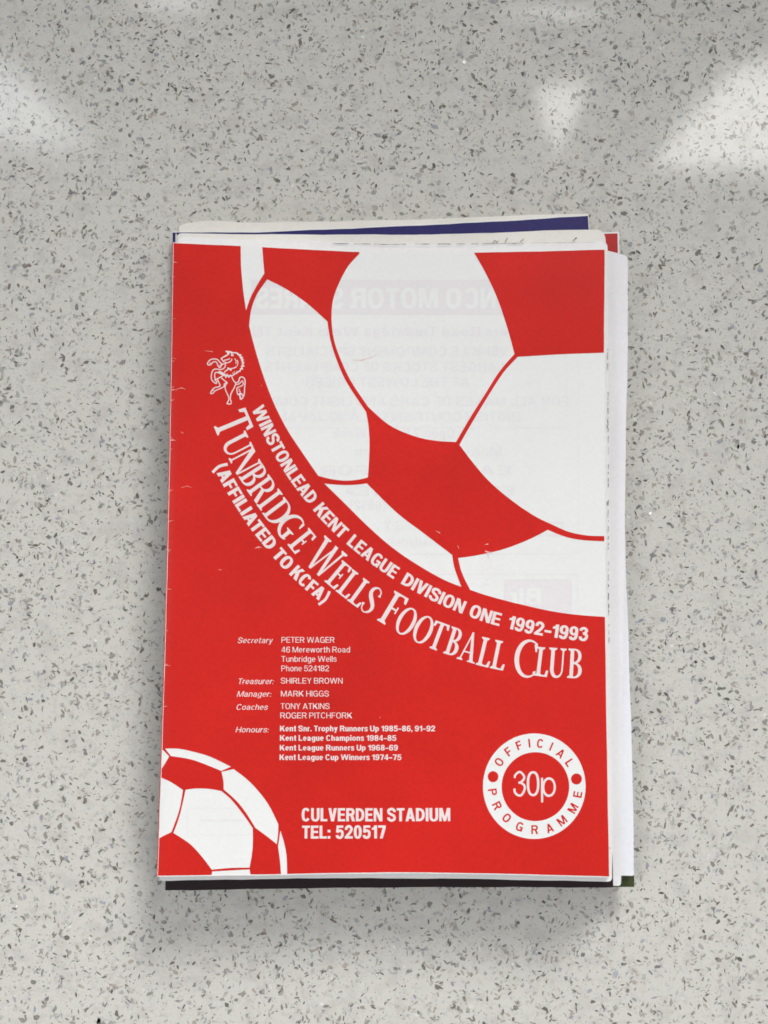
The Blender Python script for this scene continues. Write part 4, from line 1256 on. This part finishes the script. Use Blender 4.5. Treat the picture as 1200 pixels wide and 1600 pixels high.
s5 = Sheet([(288, 406), (600, 402), (952, 392), (980.5, 400)], [(285, 1378), (970.5, 1384)], [(288, 406), (285, 1378)], [(980.5, 400), (981, 520), (977.6, 700), (976.0, 860), (973.5, 1000), (970, 1200), (970.5, 1384)])
booklet('plain bright white programme forming the wide strip right of the red one', s5, H - .0082, .0022, M_lav, m_page=M_warm, pages=8, creep=.0085, corner=(1, 6, 1, 4), seed=17, page_out=(.0012, 0))

s6 = Sheet([(290, 412), (974, 408)], [(283, 1366), (990.5, 1368)], [(290, 412), (283, 1366)], [(974, 408), (975.5, 800), (982.5, 1020), (988, 1200), (990.8, 1368)])
s6.b[-1] = (990.8, 1368)
booklet('bluish white programme showing as a sliver at the lower right', s6, H - .0105, .0019, M_bluew, m_page=M_bluew, pages=6, creep=.0015, corner=(1, 2, 1, 3), seed=19)

s7 = Sheet([(292, 432), (966, 424)], [(285, 1384), (991.5, 1386)], [(292, 432), (285, 1384)], [(966, 424), (970, 800), (982, 1200), (991.5, 1386)])
booklet('dark green programme showing only its lower right corner', s7, H - .0125, .0019, M_green, pages=6, creep=-.001, seed=23)

s8 = Sheet([(296, 372), (640, 367), (940, 363.6), (967.6, 362.8)], [(292, 1345), (972, 1340)], [(296, 372), (292, 1345)], [(967.6, 362.8), (972, 1340)])
r8, c8 = booklet('red programme with only its upper right corner sticking out', s8, H - .0145, .0017, M_white, pages=6, creep=.0, seed=27, corner=(1, 2, 1, 1))
ink = Ink()
q = [s8.px(a, b) for a, b in ((.004, .0022), (.9965, .0022), (.9965, .9), (.004, .9))]
for i in range(12):
    for j in range(16):
        f = lambda a, b: s8.px(.004 + .9925 * a, .0022 + .99 * b)
        ink.add([f(i / 12, j / 16), f((i + 1) / 12, j / 16), f((i + 1) / 12, (j + 1) / 16), f(i / 12, (j + 1) / 16)], [[0, 1, 2], [0, 2, 3]])
ink.build('red_print', M_dkred, c8, H - .0145, 6e-5)

s9 = Sheet([(270, 361.5), (400, 361.4), (487, 358), (660, 350.4), (800, 343.2), (919, 335.6)], [(268, 1322), (928, 1318)], [(270, 361.5), (268, 1322)], [(919, 335.6), (921, 360), (928, 1318)])
r9, c9 = booklet('navy blue programme fanned out along the top of the pile', s9, H - .0163, .0018, M_white, pages=6, creep=.0, seed=31, corner=(3, 1, 1, 1))
ink = Ink()
for i in range(30):
    for j in range(16):
        f = lambda a, b: s9.px(-.001 + .9995 * a, .0016 + .99 * b)
        ink.add([f(i / 30, j / 16), f((i + 1) / 30, j / 16), f((i + 1) / 30, (j + 1) / 16), f(i / 30, (j + 1) / 16)], [[0, 1, 2], [0, 2, 3]])
ink.build('blue_print', M_blue, c9, H - .0163, 6e-5)

s10 = Sheet([(280, 352), (292, 349), (400, 347.6), (540, 345.2), (660, 342.6), (800, 337), (919, 333.2)], [(285, 1312), (925, 1308)], [(280, 352), (285, 1312)], [(919, 333.2), (925, 1308)])
booklet('old cream programme at the bottom of the pile behind the blue one', s10, H - .0182, H - .0182 - .0002, M_cream, pages=6, creep=.0, seed=37, corner=(5, 1.5, 1, 1))
